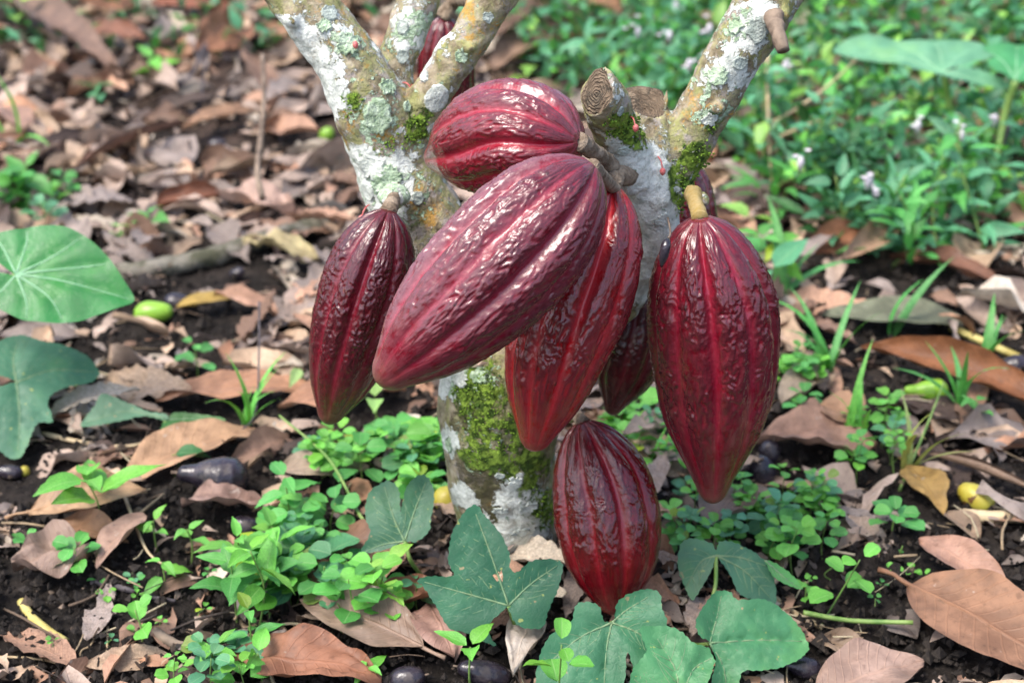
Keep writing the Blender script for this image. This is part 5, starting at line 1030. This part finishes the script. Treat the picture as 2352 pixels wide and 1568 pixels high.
tag(mk('soil_crumbs', np.vstack(Vs), Fs, M['crumb'], smooth=False, cols=np.vstack(Cs)), 'dark soil crumbs', kind='stuff')
mb = MB()
for k in range(420):
    Y = .88 * math.exp(rs.uniform(0, 1) * math.log(2.6 / .88)); X = rs.uniform(-1, 1) * (Y * .38 + .08); z = gz1(X, Y); L = rs.uniform(.012, .07); a = rs.uniform(0, 6.28); d = np.array([math.cos(a), math.sin(a), rs.normal(0, .1)]) * L
    p = np.array([X, Y, z + .006 + rs.uniform(0, .008)]); V, F, U = tube([p - d / 2, p + rs.normal(0, L * .05, 3), p + d / 2], [rs.uniform(.0004, .0014)] * 3, 4, 5); c = [(.12, .085, .06), (.32, .24, .15), (.05, .04, .035), (.42, .36, .24)][rs.randint(0, 4)]; mb.add(V, F, U, c)
tag(mb.build('straw_bits', M['crumb']), 'bits of straw and fine twig in the litter', kind='stuff')

# ---------------------------------------------------------------- flowering herbs and undergrowth at the back
rs = np.random.RandomState(31)
HB = []
for row, (Y0, Y1, n) in enumerate([(1.72, 1.9, 14), (1.9, 2.1, 18), (2.1, 2.4, 22), (2.4, 2.8, 22), (2.8, 3.4, 18)]):
    for k in range(n):
        Y = rs.uniform(Y0, Y1); lo = .36 - (Y - 1.8) * .42; X = rs.uniform(max(lo, .02), Y * .36 + .12); HB.append((X, Y))
for X, Y in HB:
    h = rs.uniform(.06, .18) + max(0, Y - 1.8) * .13; base = np.array([X, Y, gz1(X, Y) - .01]); p = proj(base[None] + [0, 0, h])[0]
    if p[0] > 1860 and p[1] < 215 and Y < 2.35: continue
    fl = rs.uniform() < .24
    col = [MID, TEAL, TEAL, BRT, DKG, TEAL][rs.randint(0, 6)]; lw = {id(MID): 'mid green', id(TEAL): 'blue green', id(BRT): 'bright green', id(DKG): 'dark green', id(LIM): 'yellow green'}[id(col)]
    tp = base + np.array([rs.normal(0, .03), rs.normal(0, .03), h]); e = thing('flowering_herb' if fl else 'leafy_herb', f'{lw} {"herb with pale pink flower heads" if fl else "narrow leaved herb"} {near_words(*p)}', 'herb', tuple(base), 'herbs growing thickly at the upper right')
    t = tp - base; path = smooth_path(np.array([[0, 0, 0], t * .5 + rs.normal(0, .01, 3), t]), 12); V, F, U = tube(path, np.linspace(.0022, .001, 12), 5); mk('stem', V, F, M['stem'], e)
    nl = rs.randint(20, 31); kd = 'lance' if rs.uniform() < .65 else 'ovate'
    for q in range(nl):
        f = .2 + .8 * q / nl; pp = path[int(f * 11)]; a = q * 2.4 + rs.normal(0, .3); s = rs.uniform(.030, .058) * (1.15 if kd == 'lance' else .8) * (1.15 - .4 * f)
        o = bpy.data.objects.new('leaf', leafmesh(kd, q % 3)); COL.objects.link(o); o.parent = e; br = np.array([math.cos(a), math.sin(a), .3]) * rs.uniform(0, .06) * (1.2 - f)
        rotm(o, pp + br, a, rs.normal(.25, .35), rs.normal(0, .4), s); j = rs.uniform(.7, 1.3); o.color = (col[0] * j, col[1] * j, col[2] * j, 1)
    if fl:
        for g in range(rs.randint(1, 4)):
            off = np.array([rs.normal(0, .045), rs.normal(0, .03), rs.uniform(-.03, .03)]); mb = MB()
            for c_ in range(rs.randint(2, 4)):
                c = t + off + rs.normal(0, .008, 3)
                for q in range(5): V, F, U = leaf(.0058, .005, 'round', 3, 2, fold=.4); mb.add(xf(V, c, q * 1.25, .6), F)
            V, F, U = tube([t + off - [0, 0, .012], t + off, t + off + [0, 0, .006]], [.002, .005, .002], 6); mb.add(V, F); mb.build('flower_head', M['petal'], e)
def foliage_mass(name, label, n, fx, cols, kinds=('ovate', 'lance'), smin=.018, smax=.045):
    mb = MB(); var = []
    for kd in kinds:
        for v in range(3): var.append(leaf(1, {'ovate': .5, 'lance': .26, 'round': .85}[kd], kd, 4, 2, .3, .6, .05, v, fold=.16))
    for k in range(n):
        p, ok = fx(); 
        if not ok: continue
        V, F, U = var[rs.randint(0, len(var))]; c = np.array(cols[rs.randint(0, len(cols))]) * rs.uniform(.6, 1.3); mb.add(xf(V, p, rs.uniform(0, 6.28), rs.normal(.2, .5), rs.normal(0, .5), rs.uniform(smin, smax)), F, U, c)
    tag(mb.build(name, M['greenj']), label, kind='stuff')
def fxA():      # low cover between the herbs at the right and along the back
    Y = rs.uniform(1.8, 5.2); X = rs.uniform(-.3 if Y > 2.5 else .0, Y * .40 + .2)
    if X < .36 - (Y - 1.9) * .75: return None, False
    h = (.10 + .10 * (Y - 1.9)) * rs.uniform(0, 1) ** .7 * (1 + .6 * n1(X * 4, Y * 4, 1)); return np.array((X, Y, gz1(X, Y) + max(.005, h))), not (Y < 2.2 and X > .42 and h > .17)
foliage_mass('undergrowth', 'dense low green undergrowth between the herbs', 21000, fxA, [MID, TEAL, BRT, LIM, TEAL, TEAL, DKG, TEAL])
def fxB():
    Y = rs.uniform(2.5, 5.5); X = rs.uniform(-Y * .5, Y * .1)
    if n1(X * 1.6, Y * 1.2, 9) < .12 - (Y - 2.5) * .3 - 1.2 * math.exp(-((X + .62) / .3) ** 2): return None, False
    return (X, Y, gz1(X, Y) + (.03 + .12 * (Y - 2.5)) * rs.uniform(0, 1) * 1.3), True
foliage_mass('far_undergrowth', 'dark green undergrowth behind the leaf litter', 8000, fxB, [MID, TEAL, DKG, DKG])
# dry stalks among the herbs
stick([(1762, 130, 0, 2.05), (1763, 220, 0, 2.0), (1766, 330, 0, 1.95), (1772, 420, 0, 1.9)], 5, 'paletwig', 'straight dry tan stalk standing right of the leaning branch', 'dry_stalk', 'stalk', .05, seed=31)
stick([(1772, 288, 0, 1.97), (1850, 240, 0, 2.0), (1925, 180, 0, 2.05), (2015, 90, 0, 2.1)], 4.5, 'paletwig', 'long dry stalk slanting up to the paired taro leaves', 'dry_stalk', 'stalk', .05, seed=32)
stick([(1790, 318, 0, 1.95), (1850, 292, 0, 1.97), (1905, 272, 0, 1.99)], 4.5, 'paletwig', 'short dry stalk below the long slanting stalk', 'dry_stalk', 'stalk', .05, seed=33)
stick([(2318, 290, 0, 1.95), (2290, 380, 0, 1.92), (2255, 480, 0, 1.9)], 6, 'darktwig', 'dark bare stem among the herbs at the right edge', 'dark_stem', 'stem', .05, seed=34)
stick([(2352, 400, 0, 1.9), (2310, 450, 0, 1.9), (2260, 500, 0, 1.88)], 4, 'darktwig', 'dark thin stem crossing near the right edge', 'dark_stem', 'stem', .05, seed=35)

# ---------------------------------------------------------------- far cocoa trees with their pods
def far_tree(label, pts, dk=.25, seed=0):
    P, R = limb(pts); V, F, U = tube(P, R, 18, None, .12, seed=seed, rscale=14); base = P[0]
    e = thing('cocoa_tree', label, 'tree', tuple(base)); rs_ = np.random.RandomState(seed)
    mk('trunk', V - base, F, M['bark'], e, attrs=dict(moss=np.full(len(V), .35), white=np.full(len(V), .55 if dk < .3 else .3), mint=np.full(len(V), .4), orange=np.full(len(V), .2), dark=np.full(len(V), dk))); return e
far_tree('far pale lichen cocoa trunk in the upper right corner', [(2300, 260, 3.0, 60), (2310, 150, 3.0, 52), (2325, 40, 3.02, 46), (2340, -80, 3.05, 44), (2350, -300, 3.1, 40)], .15, 3)
far_tree('far dark mossy cocoa trunk behind the upper right taro leaves', [(2190, 230, 3.2, 60), (2195, 120, 3.2, 54), (2205, 20, 3.2, 50), (2215, -100, 3.2, 48), (2220, -300, 3.2, 44)], .8, 4)
far_tree('far dark cocoa trunk behind the herbs above the pruned stubs', [(1500, 170, 3.3, 110), (1520, 100, 3.3, 90), (1530, 20, 3.3, 80), (1540, -120, 3.35, 75), (1550, -350, 3.4, 66)], .85, 5)
pod([(2118, -30, 3.0), (2115, 10, 3.0), (2105, 58, 3.0)], 19, 'small far maroon pod near the upper right trunks', lin(90, 18, 34), 0, None, 0, 40, 50, 21, stalk=[(2150, -60, 3.1), (2130, -45, 3.05), (2118, -30, 3.0)], sr=.008)
pod([(1412, -40, 2.9), (1410, 5, 2.9), (1404, 56, 2.9)], 15, 'small far maroon pod hanging at the top edge above the stubs', lin(110, 20, 36), 0, None, 0, 40, 50, 22, stalk=[(1450, -70, 3.2), (1425, -60, 3.0), (1412, -40, 2.9)], sr=.008)
pod([(1578, 62, 2.9), (1555, 72, 2.9), (1524, 82, 2.9)], 18, 'small blurred red pod in the herbs left of the leaning branch', lin(140, 26, 40), 0, None, 0, 40, 50, 23, stalk=[(1600, 40, 3.1), (1590, 52, 3.0), (1578, 62, 2.9)], sr=.008)
# where several of a kind still read the same, say which one by its place in the row
from collections import defaultdict
GR = defaultdict(list)
for o in scene.objects:
    if o.parent is None and o.get('label') and o.get('category'): GR[o['label']].append(o)
ORD = ['', 'leftmost', 'second', 'third', 'fourth', 'fifth', 'sixth', 'seventh', 'eighth', 'ninth', 'tenth']; NUM = ['', '', 'two', 'three', 'four', 'five', 'six', 'seven', 'eight', 'nine', 'ten']
for lab, L_ in GR.items():
    if len(L_) < 2 or len(L_) > 10: continue
    L_.sort(key=lambda o: proj(np.array([list(o.matrix_local.translation)]))[0][0])
    for i, o in enumerate(L_):
        n = len(L_); suf = 'leftmost' if i == 0 else ('rightmost' if i == n - 1 else f'{ORD[i + 1]} from left')
        o['label'] = f'{lab}, {suf} of {NUM[n]}'
for o in scene.objects:
    if o.get('label') and len(o['label'].split()) > 16:
        w_ = o['label'].split(); o['label'] = ' '.join(w_[len(w_) - 16:]) if w_[0] in ('small', 'medium', 'large', 'tiny') and len(w_) == 17 else ' '.join([x for x in w_ if x not in ('the', 'round', 'whole', 'torn', 'ragged', 'broken')][:16])
